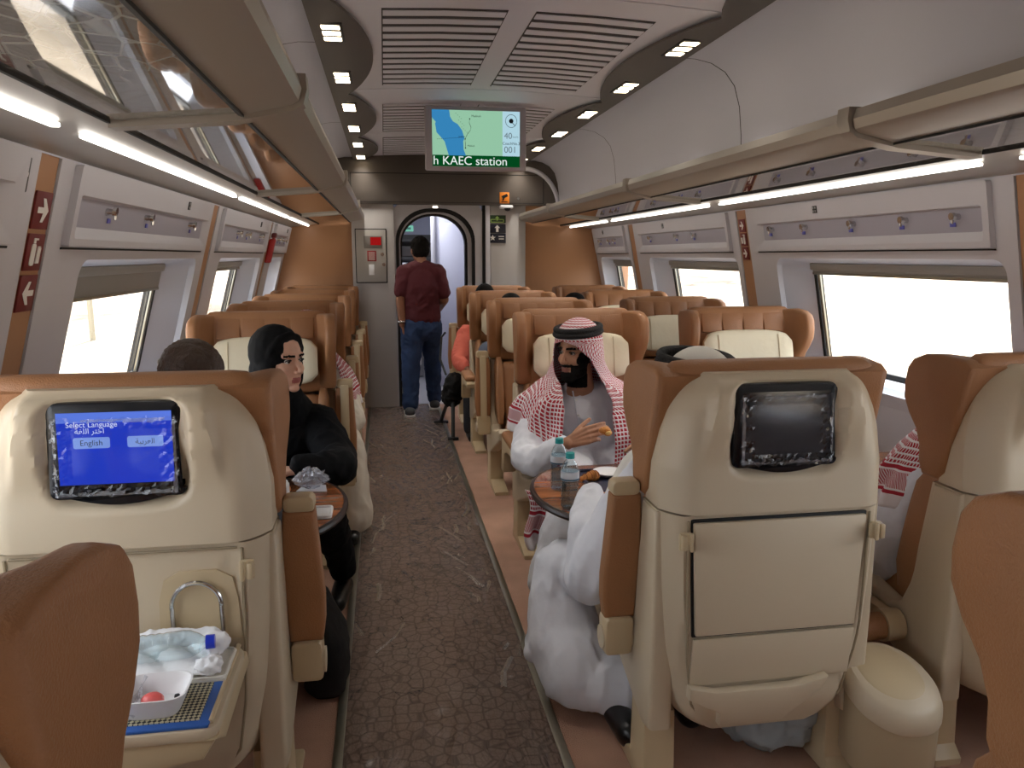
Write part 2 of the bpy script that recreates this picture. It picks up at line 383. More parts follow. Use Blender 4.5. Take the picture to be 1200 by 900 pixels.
# ================================================================== floor
XL, XR = WX(SIDE['left'], 0), WX(SIDE['right'], 0)
FLOORM = mat('brown_floor_carpet', (178, 140, 120), .95, bump=.5, bscale=300, var=.12, vscale=5)
fl = build('floor', MB().box(((XL+XR)/2, (Y_BACK+Y_END)/2, -.03), (XR-XL+.4, Y_END-Y_BACK+.2, .06)), FLOORM); struct(fl)
def carpet_mat():
    m = mat('patterned_aisle_carpet', (78, 60, 48), .7); nt = m.node_tree; b = nt.nodes['Principled BSDF']; N = nt.nodes.new; L = nt.links.new
    tc = N('ShaderNodeTexCoord')
    v = N('ShaderNodeTexVoronoi'); v.feature = 'DISTANCE_TO_EDGE'; v.inputs['Scale'].default_value = 21; v.inputs['Randomness'].default_value = .75
    v2 = N('ShaderNodeTexVoronoi'); v2.feature = 'DISTANCE_TO_EDGE'; v2.inputs['Scale'].default_value = 44; v2.inputs['Randomness'].default_value = .8
    L(tc.outputs['Object'], v.inputs['Vector']); L(tc.outputs['Object'], v2.inputs['Vector'])
    r1 = N('ShaderNodeMapRange'); r1.inputs[1].default_value = .03; r1.inputs[2].default_value = .10
    r2 = N('ShaderNodeMapRange'); r2.inputs[1].default_value = .02; r2.inputs[2].default_value = .12; r2.inputs[3].default_value = .55
    L(v.outputs['Distance'], r1.inputs[0]); L(v2.outputs['Distance'], r2.inputs[0])
    mu = N('ShaderNodeMath'); mu.operation = 'MULTIPLY'; L(r1.outputs[0], mu.inputs[0]); L(r2.outputs[0], mu.inputs[1])
    mx = N('ShaderNodeMix'); mx.data_type = 'RGBA'; mx.inputs[6].default_value = (*lin((76, 58, 48)), 1); mx.inputs[7].default_value = (*lin((102, 83, 71)), 1)
    L(mu.outputs[0], mx.inputs[0]); L(mx.outputs[2], b.inputs['Base Color'])
    b.inputs['Roughness'].default_value = .9
    # clear protective film: a wrinkled glossy coat
    b.inputs['Coat Weight'].default_value = .9; b.inputs['Coat Roughness'].default_value = .14
    n = N('ShaderNodeTexNoise'); n.inputs['Scale'].default_value = 5; n.inputs['Detail'].default_value = 5; n.inputs['Distortion'].default_value = 1.5
    mp = N('ShaderNodeMapping'); mp.inputs['Scale'].default_value = (2.4, .7, 1); L(tc.outputs['Object'], mp.inputs[0]); L(mp.outputs[0], n.inputs['Vector'])
    bp = N('ShaderNodeBump'); bp.inputs['Strength'].default_value = .8; bp.inputs['Distance'].default_value = .05
    L(n.outputs['Fac'], bp.inputs['Height']); L(bp.outputs['Normal'], b.inputs['Coat Normal'])
    return m
mb = MB(); mb.box((.16, (Y_BACK+Y_END)/2, .003), (.655, Y_END-Y_BACK, .006))
tag(build('carpet_runner', mb, carpet_mat()), 'brown aisle carpet runner with star pattern under clear plastic film', 'carpet')
for i, x in enumerate((-.175, .495)):
    mb = MB(); mb.box((x, (Y_BACK+Y_END)/2, .005), (.03, Y_END-Y_BACK, .010), .003); struct(build('trim_%d' % (i+1), mb, ALU))
# creased edges of the plastic film on the aisle floor
WR = glassy('film_wrinkle', (252, 250, 244), 3.0, .25, 1.5, frost=.10)
mb = MB()
for i in range(46):
    side_ = random.random() < .5; x = (.43+random.uniform(-.09, .03)) if side_ else (-.12+random.uniform(-.02, .08)); y = random.uniform(2.1, 6.5); l = random.uniform(.05, .28); a = random.uniform(-.5, .5)
    dx, dy = math.sin(a)*l, math.cos(a)*l; wv = random.uniform(.004, .012)
    p = [(x, y), (x+dx*.5+random.uniform(-.02, .02), y+dy*.5), (x+dx, y+dy)]
    for (ax, ay), (bx, by) in zip(p, p[1:]):
        mb.add([(ax-wv, ay, .0065), (bx-wv, by, .0065), (bx, by, .012), (ax, ay, .012), (ax+wv, ay, .0065), (bx+wv, by, .0065)], [(0, 1, 2, 3), (3, 2, 5, 4)])
o = build('plastic_film_wrinkles', mb, WR); tag(o, 'wrinkles of clear protective plastic film along the aisle edges', 'plastic film'); o['kind'] = 'stuff'

# ================================================================== ceiling
CX = .56; ZC = 2.39
ceil = struct(build('ceiling', MB().box((CX, (Y_BACK+Y_END)/2, 2.52), (3.3, Y_END-Y_BACK+.2, .06)), mat('ceiling_void', (60, 58, 60), .8)))
def cz(x): u = (x-CX)/.81; return ZC+.035*(1-u*u)
seams = [-3.65, -2.0, -.35, 1.30, 2.95, 4.60, 6.22, Y_END]
slat_me = None
for a, b in zip(seams, seams[1:]):
    mb = MB(); n = 16
    xs = [-.25+1.62*i/n for i in range(n+1)]
    mb.loft([[(x, y, cz(x)) for x in xs]+[(x, y, cz(x)+.02) for x in xs[::-1]] for y in (a+.006, b-.006)])
    cp = build('ceiling_panel', mb, CEILM, ceil, ang=30)
    if a >= 1.2:
        for x0, x1 in ((.015, .505), (.615, 1.105)):
            for ya_, yb_ in (((a+.2, b-.1),) if not a < 4.9 < b else ((a+.2, 4.88), (5.05, b-.1))):
                if yb_-ya_ < .1: continue
                mb = MB(); mb.loft([[(x, y_, cz(x)-.0005), (x, y_, cz(x)-.0025)] for x in (x0, (x0+x1)/2, x1) for y_ in (0,)][:0] or [[(x, ya_, cz(x)-.002), (x, yb_, cz(x)-.002), (x, yb_, cz(x)), (x, ya_, cz(x))] for x in (x0, (x0+x1)/2, x1)]); build('louvre_backing', mb, mat('louvre_slot_shade', (70, 66, 68), .7), cp, False)  # dark backing colour stands in for the shade inside the slots
        y = a+.22
        while y < b-.12:
            if not (4.80 < y < 5.0):
                for x0, x1 in ((.02, .50), (.62, 1.10)):
                    mb = MB(); mb.loft([[(x, y, cz(x)-.002), (x, y, cz(x)-.005), (x, y+.058, cz(x)-.006), (x, y+.060, cz(x)-.002)] for x in (x0, (x0+x1)/2, x1)])
                    build('slat', mb, CEILM, cp, False)
            y += .108
        # dark scalloped lamp panels
        for sg in (-1, 1):
            xo = CX+sg*.81; out = []
            for i in range(25):
                t_ = i/24; wd = .075+.15*math.sin(PI*t_)**.8; out.append((xo-sg*wd, a+(b-a)*t_))
            pts = [(xo+sg*.012, a), *out, (xo+sg*.012, b)]
            mb = MB(); mb.prism([(p[0], p[1]) for p in pts], ZC-.022, ZC-.012, 'z'); mb.map(lambda p: (p.x, p.y, p.z+cz(p.x)-ZC-.002))
            build('lamp_panel', mb, TAUPE, ceil, False)
lamp_me = {}
for sg, nm in ((-1, 'left'), (1, 'right')):
    for k in range(-1, 7):
        y = 3.37+.80*k
        if y > 7.5 or y < 1.5: continue
        x = CX+sg*.745; z = cz(x)-.026
        t = thing('downlight', 'ceiling downlight above the %s seats, %s from the doorway bulkhead' % ('single' if sg < 0 else 'double', ['first', 'second', 'third', 'fourth', 'fifth', 'sixth', 'seventh', 'eighth'][min(5-k, 7)]), 'lamp', (x, y, z), 0, 'downlights along the ceiling')
        mb = MB(); mb.box((0, 0, .002), (.095, .27, .006), .002); build('bezel', mb, mat('lamp_bezel', (34, 30, 27), .5), t)
        la = bpy.data.lights.new('downlight_beam', 'AREA'); la.shape = 'RECTANGLE'; la.size = .07; la.size_y = .22; la.energy = 1.9; la.color = (1, .94, .85); la.spread = math.radians(105)
        lo = bpy.data.objects.new('downlight_beam', la); COL.objects.link(lo); lo.parent = t; lo.location = (0, 0, -.008)
        for q in (-1, 0, 1):
            mb = MB(); mb.box((0, q*.085, -.001), (.072, .046, .006), .002); build('light_bar', mb, LAMP, t)
# coves above the racks
for sg, nm in ((-1, 'left'), (1, 'right')):
    xw = -.86 if sg < 0 else 2.06
    prof = [(.81, 2.39), (.90, 2.388), (.98, 2.372), (1.05, 2.335), (1.10, 2.275), (1.13, 2.18), (1.145, 2.05), (1.15, 1.93), (1.16, 1.90)]
    pts = [(CX+sg*d, z) for d, z in prof]+[(xw, 1.80), (xw, 1.742)]
    cuts = [Y_BACK, -.5, 1.55, 3.60, 5.65, Y_END]
    for a, b in zip(cuts, cuts[1:]):
        mb = MB(); mb.loft([[(x, y, z) for x, z in pts] for y in (a+.004, b-.004)], closed=False); build('cove_panel', mb, COVEM, ceil, ang=40)
    mb = MB(); mb.loft([[(x+sg*.012, y, z+.012) for x, z in pts] for y in (Y_BACK, Y_END)], closed=False); build('cove_backing', mb, GASKET, ceil)

# ================================================================== luggage racks
def rack(side, a, b, label):
    sg = -1 if side == 'left' else 1; c0 = .5675; X = lambda d: c0+sg*d
    xw = -.86 if sg < 0 else 2.06
    t = thing('luggage_rack', label, 'luggage rack', (0, 0, 0), 0, 'overhead luggage racks on the %s wall' % side)
    g = .012
    fas = [(.752, 1.888), (.744, 1.86), (.752, 1.833), (.766, 1.824), (.885, 1.797), (.887, 1.808), (.785, 1.842), (.775, 1.888)]
    mb = MB(); mb.loft([[(X(d), y, z) for d, z in fas] for y in (a+.05+g, b-g)]); build('fascia', mb, RACKM, t, ang=30)
    mb = MB(); mb.loft([[(X(d), y, z) for d, z in ((.887, 1.801), (1.165, 1.779), (1.165, 1.786), (.887, 1.808))] for y in (a+.05+g, b-g)]); build('glass_shelf', mb, RACKGLASS, t, False)
    mb = MB(); mb.loft([[(X(.887), y, 1.796), (X(.875), y, 1.792), (X(.875), y, 1.80)] for y in (a+.06, b-g)]); build('glass_seal', mb, GASKET, t)
    mb = MB(); mb.loft([[(X(1.170), y, 1.772), (X(1.162), y, 1.772), (X(1.162), y, 1.79), (X(1.170), y, 1.79)] for y in (a+.06, b-g)]); build('glass_seal', mb, GASKET, t)
    mb = MB(); mb.loft([[(X(1.172), y, 1.778), (xw, y, 1.747), (xw, y, 1.765), (X(1.172), y, 1.792)] for y in (a, b)]); build('soffit', mb, RACKL, t, ang=20)
    rib = [(.735, 1.895), (.733, 1.86), (.742, 1.828), (.765, 1.812), (.9, 1.785), (1.17, 1.764), (1.17, 1.79), (.9, 1.815), (.79, 1.84), (.78, 1.895)]
    mb = MB(); mb.loft([[(X(d), y, z) for d, z in rib] for y in (a-.005, a+.05)]); build('rib', mb, RACKM, t, ang=30)
    xl = 1.262
    mb = MB(); mb.box((X(xl), (a+b)/2+.03, 1.7600), (.022, b-a-.16, .010), .003); build('led_strip', mb, LED, t)
    return t
ends = ['luggage rack with etched glass bottom above the %s wall, %s' % p for p in ()]
for side, y0 in (('left', 1.92), ('right', 2.08)):
    L4 = ['directly over the passenger seats behind the blue screen seat', 'over the bay where the woman in black sits', 'second along past the table bay', 'last before the brown end partition'] if side == 'left' else \
         ['over the seats behind the dark screen seat', 'over the bay with the men in white robes', 'second along past the table bay', 'last before the brown end partition']
    for k in range(-2, 3):
        a = y0+2.05*k; b = min(a+2.05, Y_END)
        if k < -1: continue
        rack(side, a, b, '%s-wall glass-bottomed luggage rack %s' % (side, L4[min(k+1, 3)]))

# ================================================================== end wall and vestibule
EW = struct(bpy.data.objects.new('wall_end', None)); COL.objects.link(EW)
GREYP = mat('end_panel_grey', (184, 180, 178), .5); FRAMEP = mat('door_surround_grey', (186, 184, 188), .45); LILAC = mat('vestibule_white', (206, 206, 220), .5)
def panel(name, x0, x1, z0, z1, m, y=Y_END, th=.06, par=EW, bev=.004):
    mb = MB(); mb.box(((x0+x1)/2, y+th/2, (z0+z1)/2), (x1-x0, th, z1-z0), bev); return build(name, mb, m, par)
panel('brown_panel', -1.15, -.30, 0, 1.97, BROWNW); panel('brown_panel', 1.385, 2.45, 0, 1.97, BROWNW)
panel('grey_panel', -.297, .10, 0, 1.97, GREYP, Y_END-.03, .09); panel('grey_panel', 1.035, 1.382, 0, 1.97, GREYP, Y_END-.01, .07)
panel('white_post', .985, 1.03, 0, 1.97, WALLM, Y_END-.02, .09); panel('dark_joint', .955, .985, 0, 1.97, GASKET, Y_END, .05)
# arched doorway surround
def arch_pts(x0, x1, ztop, r, z0=0, n=10):
    out = [(x0, z0)]
    for i in range(n+1): a = PI-PI/2*i/n; out.append((x0+r+r*math.cos(a), ztop-r*.92+r*.92*math.sin(a)))
    for i in range(n+1): a = PI/2-PI/2*i/n; out.append((x1-r+r*math.cos(a), ztop-r*.92+r*.92*math.sin(a)))
    out.append((x1, z0)); return out
def arch_frame(name, inner, outer, ya, yb, m, par):
    n = len(inner); mb = MB()
    for y in (ya, yb):
        mb.add([(p[0], y, p[1]) for p in inner]+[(p[0], y, p[1]) for p in outer], [(i, i+1, n+i+1, n+i) for i in range(n-1)])
    mb.add([(p[0], ya, p[1]) for p in inner]+[(p[0], yb, p[1]) for p in inner], [(i, i+1, n+i+1, n+i) for i in range(n-1)])
    mb.add([(p[0], ya, p[1]) for p in outer]+[(p[0], yb, p[1]) for p in outer], [(i, i+1, n+i+1, n+i) for i in range(n-1)])
    return build(name, mb, m, par, ang=30)
def squared(pts, x0, x1, zt):
    out = []
    for x, z in pts:
        if z <= .01: out.append((x0 if x < .5 else x1, 0)); continue
        cx, c_z = .5, 1.3; dx, dz = x-cx, z-c_z
        t_ = min((x1-cx)/dx if dx > 1e-6 else (x0-cx)/dx if dx < -1e-6 else 1e9, (zt-c_z)/dz if dz > 1e-6 else 1e9); out.append((cx+dx*t_, c_z+dz*t_))
    return out
A1 = arch_pts(.115, .885, 1.935, .34)
door = struct(bpy.data.objects.new('door_1', None)); COL.objects.link(door)
arch_frame('door_surround', A1, squared(A1, .10, .955, 1.97), Y_END+.01, Y_END+.05, FRAMEP, door)
A2 = arch_pts(.145, .855, 1.90, .325); arch_frame('outer_gasket', A2, A1, Y_END+.02, Y_END+.10, GASKET, door)
A3 = arch_pts(.16, .815, 1.885, .31); arch_frame('inner_jamb', A3, A2, Y_END+.05, Y_END+.14, FRAMEP, door)
A4 = arch_pts(.175, .79, 1.865, .30); arch_frame('inner_gasket', A4, A3, Y_END+.07, Y_END+.16, GASKET, door)
mb = MB(); mb.box((.50, Y_END+.012, 1.945), (.05, .012, .018), .004); build('door_sensor_lamp', mb, emis('sensor_lamp', (255, 240, 220), 3), door)
# dark bulkhead under the ceiling
panel('bulkhead', -.75, 1.9, 1.965, 2.45, TAUPE, Y_END-.06, .10)
mb = MB(); x0, x1, z0, z1 = -.29, 1.55, 1.985, 2.25
for c, d in (((.63, z1), (x1-x0, .006)), ((.63, z0), (x1-x0, .004))): mb.box((c[0], Y_END-.061, c[1]), (d[0], .004, d[1]))
for x in (x0, x1): mb.box((x, Y_END-.061, (z0+z1)/2), (.006, .004, z1-z0))
build('bulkhead_joint', mb, GASKET, EW)
# curved light trim where the bulkhead meets the right cove
mb = MB(); mb.tube([(CX+.80+.34*math.sin(a), Y_END-.07, 1.93+.38*math.cos(a)) for a in [PI/2*i/12 for i in range(13)]], .022, 8); build('cove_end_trim', mb, COVEM, EW)
ORG = mat('sticker_orange', (222, 128, 30), .5)
mb = MB(); mb.box((1.165, Y_END-.063, 2.035), (.095, .004, .105), .002); st = build('camera_warning_sticker', mb, ORG, EW)
mb = MB(); mb.prism([(1.135, 2.05), (1.19, 2.075), (1.20, 2.05), (1.15, 2.025)], Y_END-.067, Y_END-.064, 'y'); mb.prism([(1.15, 2.03), (1.165, 2.035), (1.16, 2.01), (1.14, 2.01)], Y_END-.067, Y_END-.064, 'y'); mb.box((1.165, Y_END-.0655, 1.998), (.06, .002, .008)); build('camera_icon', mb, BLACK, st, False)
mb = MB(); mb.cyl((1.30, Y_END-.065, 2.03), (1.30, Y_END-.06, 2.03), .012, n=12); build('bulkhead_lock', mb, CHROME, EW)
t = thing('security_camera', 'small white dome camera under the dark bulkhead beside the doorway', 'camera', (1.185, Y_END-.06, 1.95))
mb = MB(); mb.box((0, .02, 0), (.13, .07, .035), .012); build('housing', mb, WHITE, t); mb = MB(); mb.lathe([(.0, -.03), (.022, -.024), (.032, -.008), (.033, 0)], (0.01, .0, -.012), 14); build('dome', mb, BLACK, t)
# signs right of the door
NAVY = mat('sign_navy', (24, 26, 44), .4); SGREEN = mat('sign_dark_green', (34, 60, 30), .4); LIME = mat('sign_lime', (170, 205, 110), .5)
t = tag(link('emergency_exit_sign', (MB().box((1.10, Y_END-.015, 1.835), (.17, .008, .075), .002)).mesh('exit_sign', SGREEN)), 'small green emergency sign with white arrow above the navy signs', 'sign')
mb = MB(); yy = Y_END-.0205
mb.box((1.10, yy, 1.806), (.13, .002, .007)); mb.box((1.038, yy, 1.818), (.007, .002, .03)); mb.box((1.162, yy, 1.818), (.007, .002, .03)); mb.box((1.065, yy, 1.832), (.05, .002, .006)); mb.box((1.135, yy, 1.832), (.05, .002, .006)); mb.prism([(1.10, 1.866), (1.078, 1.842), (1.093, 1.842), (1.093, 1.822), (1.107, 1.822), (1.107, 1.842), (1.122, 1.842)], yy-.001, yy+.001, 'y')
build('exit_pictogram', mb, LIME, t, False)
t = tag(link('direction_sign', (MB().box((1.10, Y_END-.015, 1.745), (.17, .008, .085), .002)).mesh('direction_sign', NAVY)), 'navy sign with a white upward arrow beside the doorway', 'sign')
mb = MB(); mb.prism([(1.10, 1.780), (1.072, 1.75), (1.088, 1.75), (1.088, 1.712), (1.112, 1.712), (1.112, 1.75), (1.128, 1.75)], yy-.001, yy+.001, 'y'); build('arrow', mb, SIGNW, t, False)
t = tag(link('class_sign', (MB().box((1.10, Y_END-.015, 1.652), (.17, .008, .092), .002)).mesh('class_sign', NAVY)), 'navy sign with a white star under the arrow sign', 'sign')
mb = MB(); star = []
for i in range(10): r_ = .030 if i % 2 == 0 else .013; star.append((1.055+r_*math.sin(i*PI/5), 1.655+r_*math.cos(i*PI/5)))
mb.prism(star, yy-.001, yy+.001, 'y'); mb.box((1.14, yy, 1.668), (.055, .002, .008)); mb.box((1.14, yy, 1.645), (.05, .002, .008)); build('star', mb, SIGNW, t, False)
# service cabinet door with red alarm on the left grey panel
t = thing('service_cabinet', 'light grey service cabinet door with red alarm label left of the doorway', 'cabinet door', (-.12, Y_END-.03, 1.225))
mb = MB(); mb.box((0, -.004, .255), (.296, .008, .512), .002); build('shadow_frame', mb, GASKET, t); mb = MB(); mb.box((0, -.009, .255), (.28, .012, .495), .004); build('door_leaf', mb, mat('service_grey', (176, 172, 166), .5), t)
mb = MB(); mb.box((.02, -.017, .385), (.17, .006, .115), .002); build('alarm_recess', mb, mat('recess_grey', (120, 116, 110), .5), t)
mb = MB(); mb.box((.045, -.022, .395), (.10, .006, .075), .003); build('alarm_handle', mb, emis('alarm_red', (190, 30, 30), .5), t)
mb = MB(); mb.box((.005, -.017, .255), (.085, .003, .10), .001); q = build('red_notice', mb, mat('notice_red', (150, 44, 44), .5), t)
mb = MB(); [mb.box((.005, -.019, .255+i*.016), (.06, .001, .005)) for i in (-2, -1, 0, 1, 2)]; build('notice_lines', mb, SIGNW, q)
mb = MB(); mb.box((.0, -.017, .125), (.05, .004, .10), .008); build('white_tag', mb, WHITE, t)
for x, z in ((.105, .27), (.115, .175)):
    mb = MB(); mb.cyl((x, -.012, z), (x, -.022, z), .016, n=14); build('lock', mb, CHROME, t)
# vestibule behind the doorway
V = struct(bpy.data.objects.new('wall_vestibule', None)); COL.objects.link(V)
ve = 10.2
for nm, c, d in (('vestibule_wall', (-.18, 8.95, 1.05), (.04, 2.6, 2.1)), ('vestibule_wall', (1.25, 8.95, 1.05), (.04, 2.6, 2.1)), ('vestibule_ceiling', (.5, 8.95, 2.12), (1.5, 2.6, .04)), ('vestibule_end', (.5, ve+.03, 1.05), (1.5, .04, 2.1))):
    mb = MB(); mb.box(c, d); build(nm, mb, LILAC, V)
fv = struct(build('floor_vestibule', MB().box((.5, 8.95, -.03), (1.5, 2.6, .06)), mat('vestibule_floor', (170, 168, 172), .3)))
# lavatory door module on the right of the vestibule
d2 = struct(bpy.data.objects.new('door_2', None)); COL.objects.link(d2)
mb = MB(); mb.box((.86, 8.75, 1.0), (.68, .05, 2.0), .01); build('partition', mb, LILAC, d2)
mb = MB(); mb.box((.86, 8.715, .98), (.50, .03, 1.72), .02); build('door_leaf', mb, mat('door_leaf_white', (216, 216, 230), .4), d2)
mb = MB(); mb.box((1.0, 8.69, 1.18), (.05, .02, .10), .01); build('occupied_plate', mb, NAVY, d2)
mb = MB(); mb.box((1.0, 8.69, .98), (.12, .03, .20), .03); h = build('latch_plate', mb, WHITE, d2); mb = MB(); mb.cyl((1.0, 8.67, .98), (1.0, 8.65, .98), .055, n=20); build('latch_ring', mb, ALU, h)
mb = MB(); mb.cyl((.545, 8.70, 0.02), (.545, 8.70, 2.0), .03, n=12); build('corner_post', mb, FRAMEP, d2)
# equipment at the far end of the vestibule
t = thing('service_trolley', 'grey galley equipment with white cloth piled on it beyond the doorway', 'trolley', (.2, 9.6, 0))
mb = MB(); mb.box((0, 0, .45), (.5, .4, .86), .02); build('cart_body', mb, mat('galley_grey', (130, 128, 132), .4), t)
for z in (.25, .5, .75):
    mb = MB(); mb.box((0, -.21, z), (.44, .02, .18), .01); build('drawer', mb, mat('galley_light', (190, 188, 190), .4), t)
mb = MB(); mb.box((0, 0, 1.15), (.46, .36, .5), .12); build('cloth_pile', mb, PAPER, t)
t = thing('wall_shelf_unit', 'dark shelf unit with grey bins beyond the man in maroon', 'shelf', (.3, 10.05, 1.25))
mb = MB(); mb.box((0, 0, .2), (.62, .25, .04), .005); mb.box((0, 0, .42), (.62, .25, .03), .005); mb.box((0, .11, .25), (.62, .02, .5)); build('carcass', mb, mat('shelf_dark', (84, 80, 78), .5), t)
for x in (-.2, 0, .2):
    mb = MB(); mb.box((x, -.02, .29), (.16, .18, .13), .02); build('storage_bin', mb, mat('bin_taupe', (120, 110, 104), .5), t)
t = tag(link('exit_light', (MB().box((.17, 9.3, 1.80), (.36, .03, .07), .005)).mesh('exit_light', emis('exit_teal', (120, 190, 170), .8))), 'long teal exit sign hanging beyond the doorway', 'sign')
mb = MB(); mb.box((.17, 9.282, 1.80), (.30, .004, .026)); build('sign_band', mb, mat('exit_dark', (20, 92, 78), .5), t)
la = bpy.data.lights.new('vestibule_lamp', 'AREA'); la.energy = 12; la.size = .5; la.color = (.9, .93, 1)
lo = bpy.data.objects.new('vestibule_lamp', la); COL.objects.link(lo); lo.location = (.3, 8.5, 2.09)
# rear wall behind the camera
struct(build('wall_rear', MB().box((.6, Y_BACK-.05, 1.2), (3.6, .06, 2.5)), BROWNW))

# ================================================================== ceiling information screen
t = thing('information_screen', 'ceiling-hung display showing a map and a green station banner', 'screen', (.588, 4.95, 2.005))
mb = MB(); mb.box((0, .035, .198), (.635, .07, .386), .012); build('housing', mb, mat('screen_housing', (168, 160, 166), .45), t)
Z0, Z1, X0, X1 = .028, .365, -.275, .275
def scr(name, pts, rgb, st_, layer, par=t, e=None):
    mb = MB(); mb.add([(x, -.0015-.0006*layer, z) for x, z in pts], [tuple(range(len(pts)))]); return build(name, mb, emis('screen_'+name, rgb, st_), par, False)
lcd = scr('map_land', [(X0, Z0), (X1, Z0), (X1, Z1), (X0, Z1)], (170, 226, 190), .62, 0)
def uv(u, v): return (X0+u*(X1-X0), Z1-v*(Z1-Z0))
sea = [(0, 0), (.195, 0), (.205, .12), (.235, .20), (.29, .25), (.34, .36), (.365, .5), (.35, .55), (.355, .70), (.38, .805), (.185, .805), (.165, .70), (.14, .56), (.09, .47), (.05, .40), (.035, .24), (.045, .22), (.01, .16), (0, .13)]
mb = MB(); mb.prism([uv(*p) for p in sea], -.0026, -.0020, 'y'); build('map_sea', mb, emis('screen_sea', (58, 140, 196), .75), lcd, False)
scr('side_panel', [uv(.80, .805), uv(1, .805), uv(1, 0), uv(.80, 0)], (186, 224, 238), .75, 1, lcd)
scr('banner', [uv(0, 1), uv(1, 1), uv(1, .80), uv(0, .80)], (6, 84, 36), .6, 1, lcd)
INK = mat('screen_ink', (16, 30, 44), .6); SW = emis('screen_text_white', (236, 246, 240), .8); SG = emis('screen_text_grey', (130, 150, 160), .5)
def scr_text(name, txt, size, u, v, m, al='CENTER'):
    vs, fs = text_mesh(txt, size, al); p = uv(u, v); mb = MB(); mb.add([(p[0]+a.x, -.0042, p[1]+a.y) for a in vs], fs); build(name, mb, m, lcd, False)
scr_text('banner_text', 'h KAEC station', .074, .005, .905, SW, 'LEFT')
scr_text('speed_text', '40', .052, .865, .44, SG); scr_text('speed_unit', 'km/h', .018, .95, .455, SG); scr_text('coach_text', '001', .054, .89, .69, SG); scr_text('menu_text', 'CoachNo.2', .024, .90, .575, INK)
scr_text('city_text', 'Madinah', .018, .50, .10, INK); scr_text('city_text', 'Jeddah', .015, .335, .47, INK); scr_text('city_text', 'Makkah', .015, .44, .63, INK)
mb = MB(); mb.tube([(uv(.90+.065*math.cos(a), .17+.11*math.sin(a))[0], -.004, uv(.90+.065*math.cos(a), .17+.115*math.sin(a))[1]) for a in [2*PI*i/24 for i in range(24)]], .0015, 5, closed=True)
mb.cyl((uv(.90, .17)[0], -.005, uv(.90, .17)[1]), (uv(.90, .17)[0], -.003, uv(.90, .17)[1]), .014, n=16); a, b = uv(.905, .19), uv(.945, .25); mb.tube([(a[0], -.004, a[1]), (b[0], -.004, b[1])], .002, 5); build('compass', mb, INK, lcd, False)
mb = MB(); mb.tube([(uv(*p)[0], -.004, uv(*p)[1]) for p in [(.425, .16), (.42, .22), (.44, .30), (.43, .36), (.40, .42), (.38, .48), (.37, .52), (.375, .58), (.375, .66)]], .0013, 5)
for p in ((.425, .15), (.372, .51), (.375, .67)): a = uv(*p); mb.cyl((a[0], -.0045, a[1]), (a[0], -.0035, a[1]), .004, n=10)
for i in range(14): a = uv(.06+i*.022, .52-.003*i); mb.box((a[0], -.004, a[1]), (.005, .001, .003))
for i in range(12): a = uv(.27+.012*(i % 4)+i*.008, .06+i*.03); mb.box((a[0], -.004, a[1]), (.005, .001, .002))
build('route_line', mb, INK, lcd, False)
# ================================================================== seats
# local frame of a seat: x across, +y the way the sitter looks, origin on the floor under the cushion
def yb(z): return -.12-.21*(z-.25)/.96           # leather line, leaning
def ys(z): return lerp([(.20, -.31), (.28, -.345), (.5, -.372), (.84, -.368), (1.19, -.345)], z)   # rear face of the shell, nearly upright
ME = {}
def cached(key, fn):
    if key not in ME: ME[key] = fn()
    return ME[key]
def w_up(z): return lerp([(.83, .310), (.95, .312), (1.04, .300), (1.09, .286), (1.13, .268), (1.165, .247), (1.19, .224)], z)
def w_lo(z): return lerp([(.20, .17), (.215, .205), (.25, .235), (.32, .262), (.45, .285), (.62, .30), (.83, .31)], z)
def shell_upper():
    nx, nz = 60, 44; z0, z1 = .838, 1.19
    def P(u, v):
        s = u*2-1; z = z0+(z1-z0)*v; w = w_up(z); x = s*w; y = ys(z)
        y += .075*max(0, (abs(s)-.72)/.28)**2.2                     # sides roll forward
        top = sm(1.13, 1.19, z); y += .035*top*top
        # raised middle with two creases that fade out downwards
        xc = .192+.030*(1.16-z)/.2; fade = sm(.95, 1.09, z)*(1-sm(1.165, 1.185, z)*.6)
        y -= .026*fade*(1-sm(xc-.004, xc+.012, abs(x)))
        # screen recess, curved at the bottom
        dx = abs(x)/.152; zc = (z-1.06)/(.112 if z > 1.06 else .128)
        r = (dx**6+abs(zc)**(6 if z > 1.06 else 3.2))**(1/5)
        y += .026*(1-sm(.92, 1.06, r))
        return (x, y, z)
    mb = MB(); mb.sheet(P, nx, nz)
    n = nx+1; vs = mb.v
    # rim walls going forward to the leather
    rim = [i for i in range(n)] + [j*n+nx for j in range(1, nz+1)] + [nz*n+i for i in range(nx-1, -1, -1)] + [j*n for j in range(nz-1, 0, -1)]
    a = [vs[i].copy() for i in rim]; m_ = len(a)
    mb.add(a+[Vector((p.x, max(p.y+.03, yb(p.z)+.05), p.z)) for p in a], ring_faces(m_))
    return mb.mesh('shell_upper', SHELL, ang=50)
def shell_lower():
    nx, nz = 40, 30; z0, z1 = .20, .832
    def P(u, v):
        s = u*2-1; z = z0+(z1-z0)*v; w = w_lo(z); x = s*w; y = ys(z)+.010
        y += .07*max(0, (abs(s)-.78)/.22)**2
        y += .012*(1-sm(.236, .256, abs(x)))*sm(.30, .36, z)         # middle set in between the side columns
        return (x, y, z)
    mb = MB(); mb.sheet(P, nx, nz); n = nx+1; vs = mb.v
    rim = [i for i in range(n)] + [j*n+nx for j in range(1, nz+1)] + [nz*n+i for i in range(nx-1, -1, -1)] + [j*n for j in range(nz-1, 0, -1)]
    a = [vs[i].copy() for i in rim]; m_ = len(a)
    mb.add(a+[Vector((p.x, max(p.y+.03, yb(p.z)+.07), p.z)) for p in a], ring_faces(m_))
    return mb.mesh('shell_lower', SHELL, ang=45)
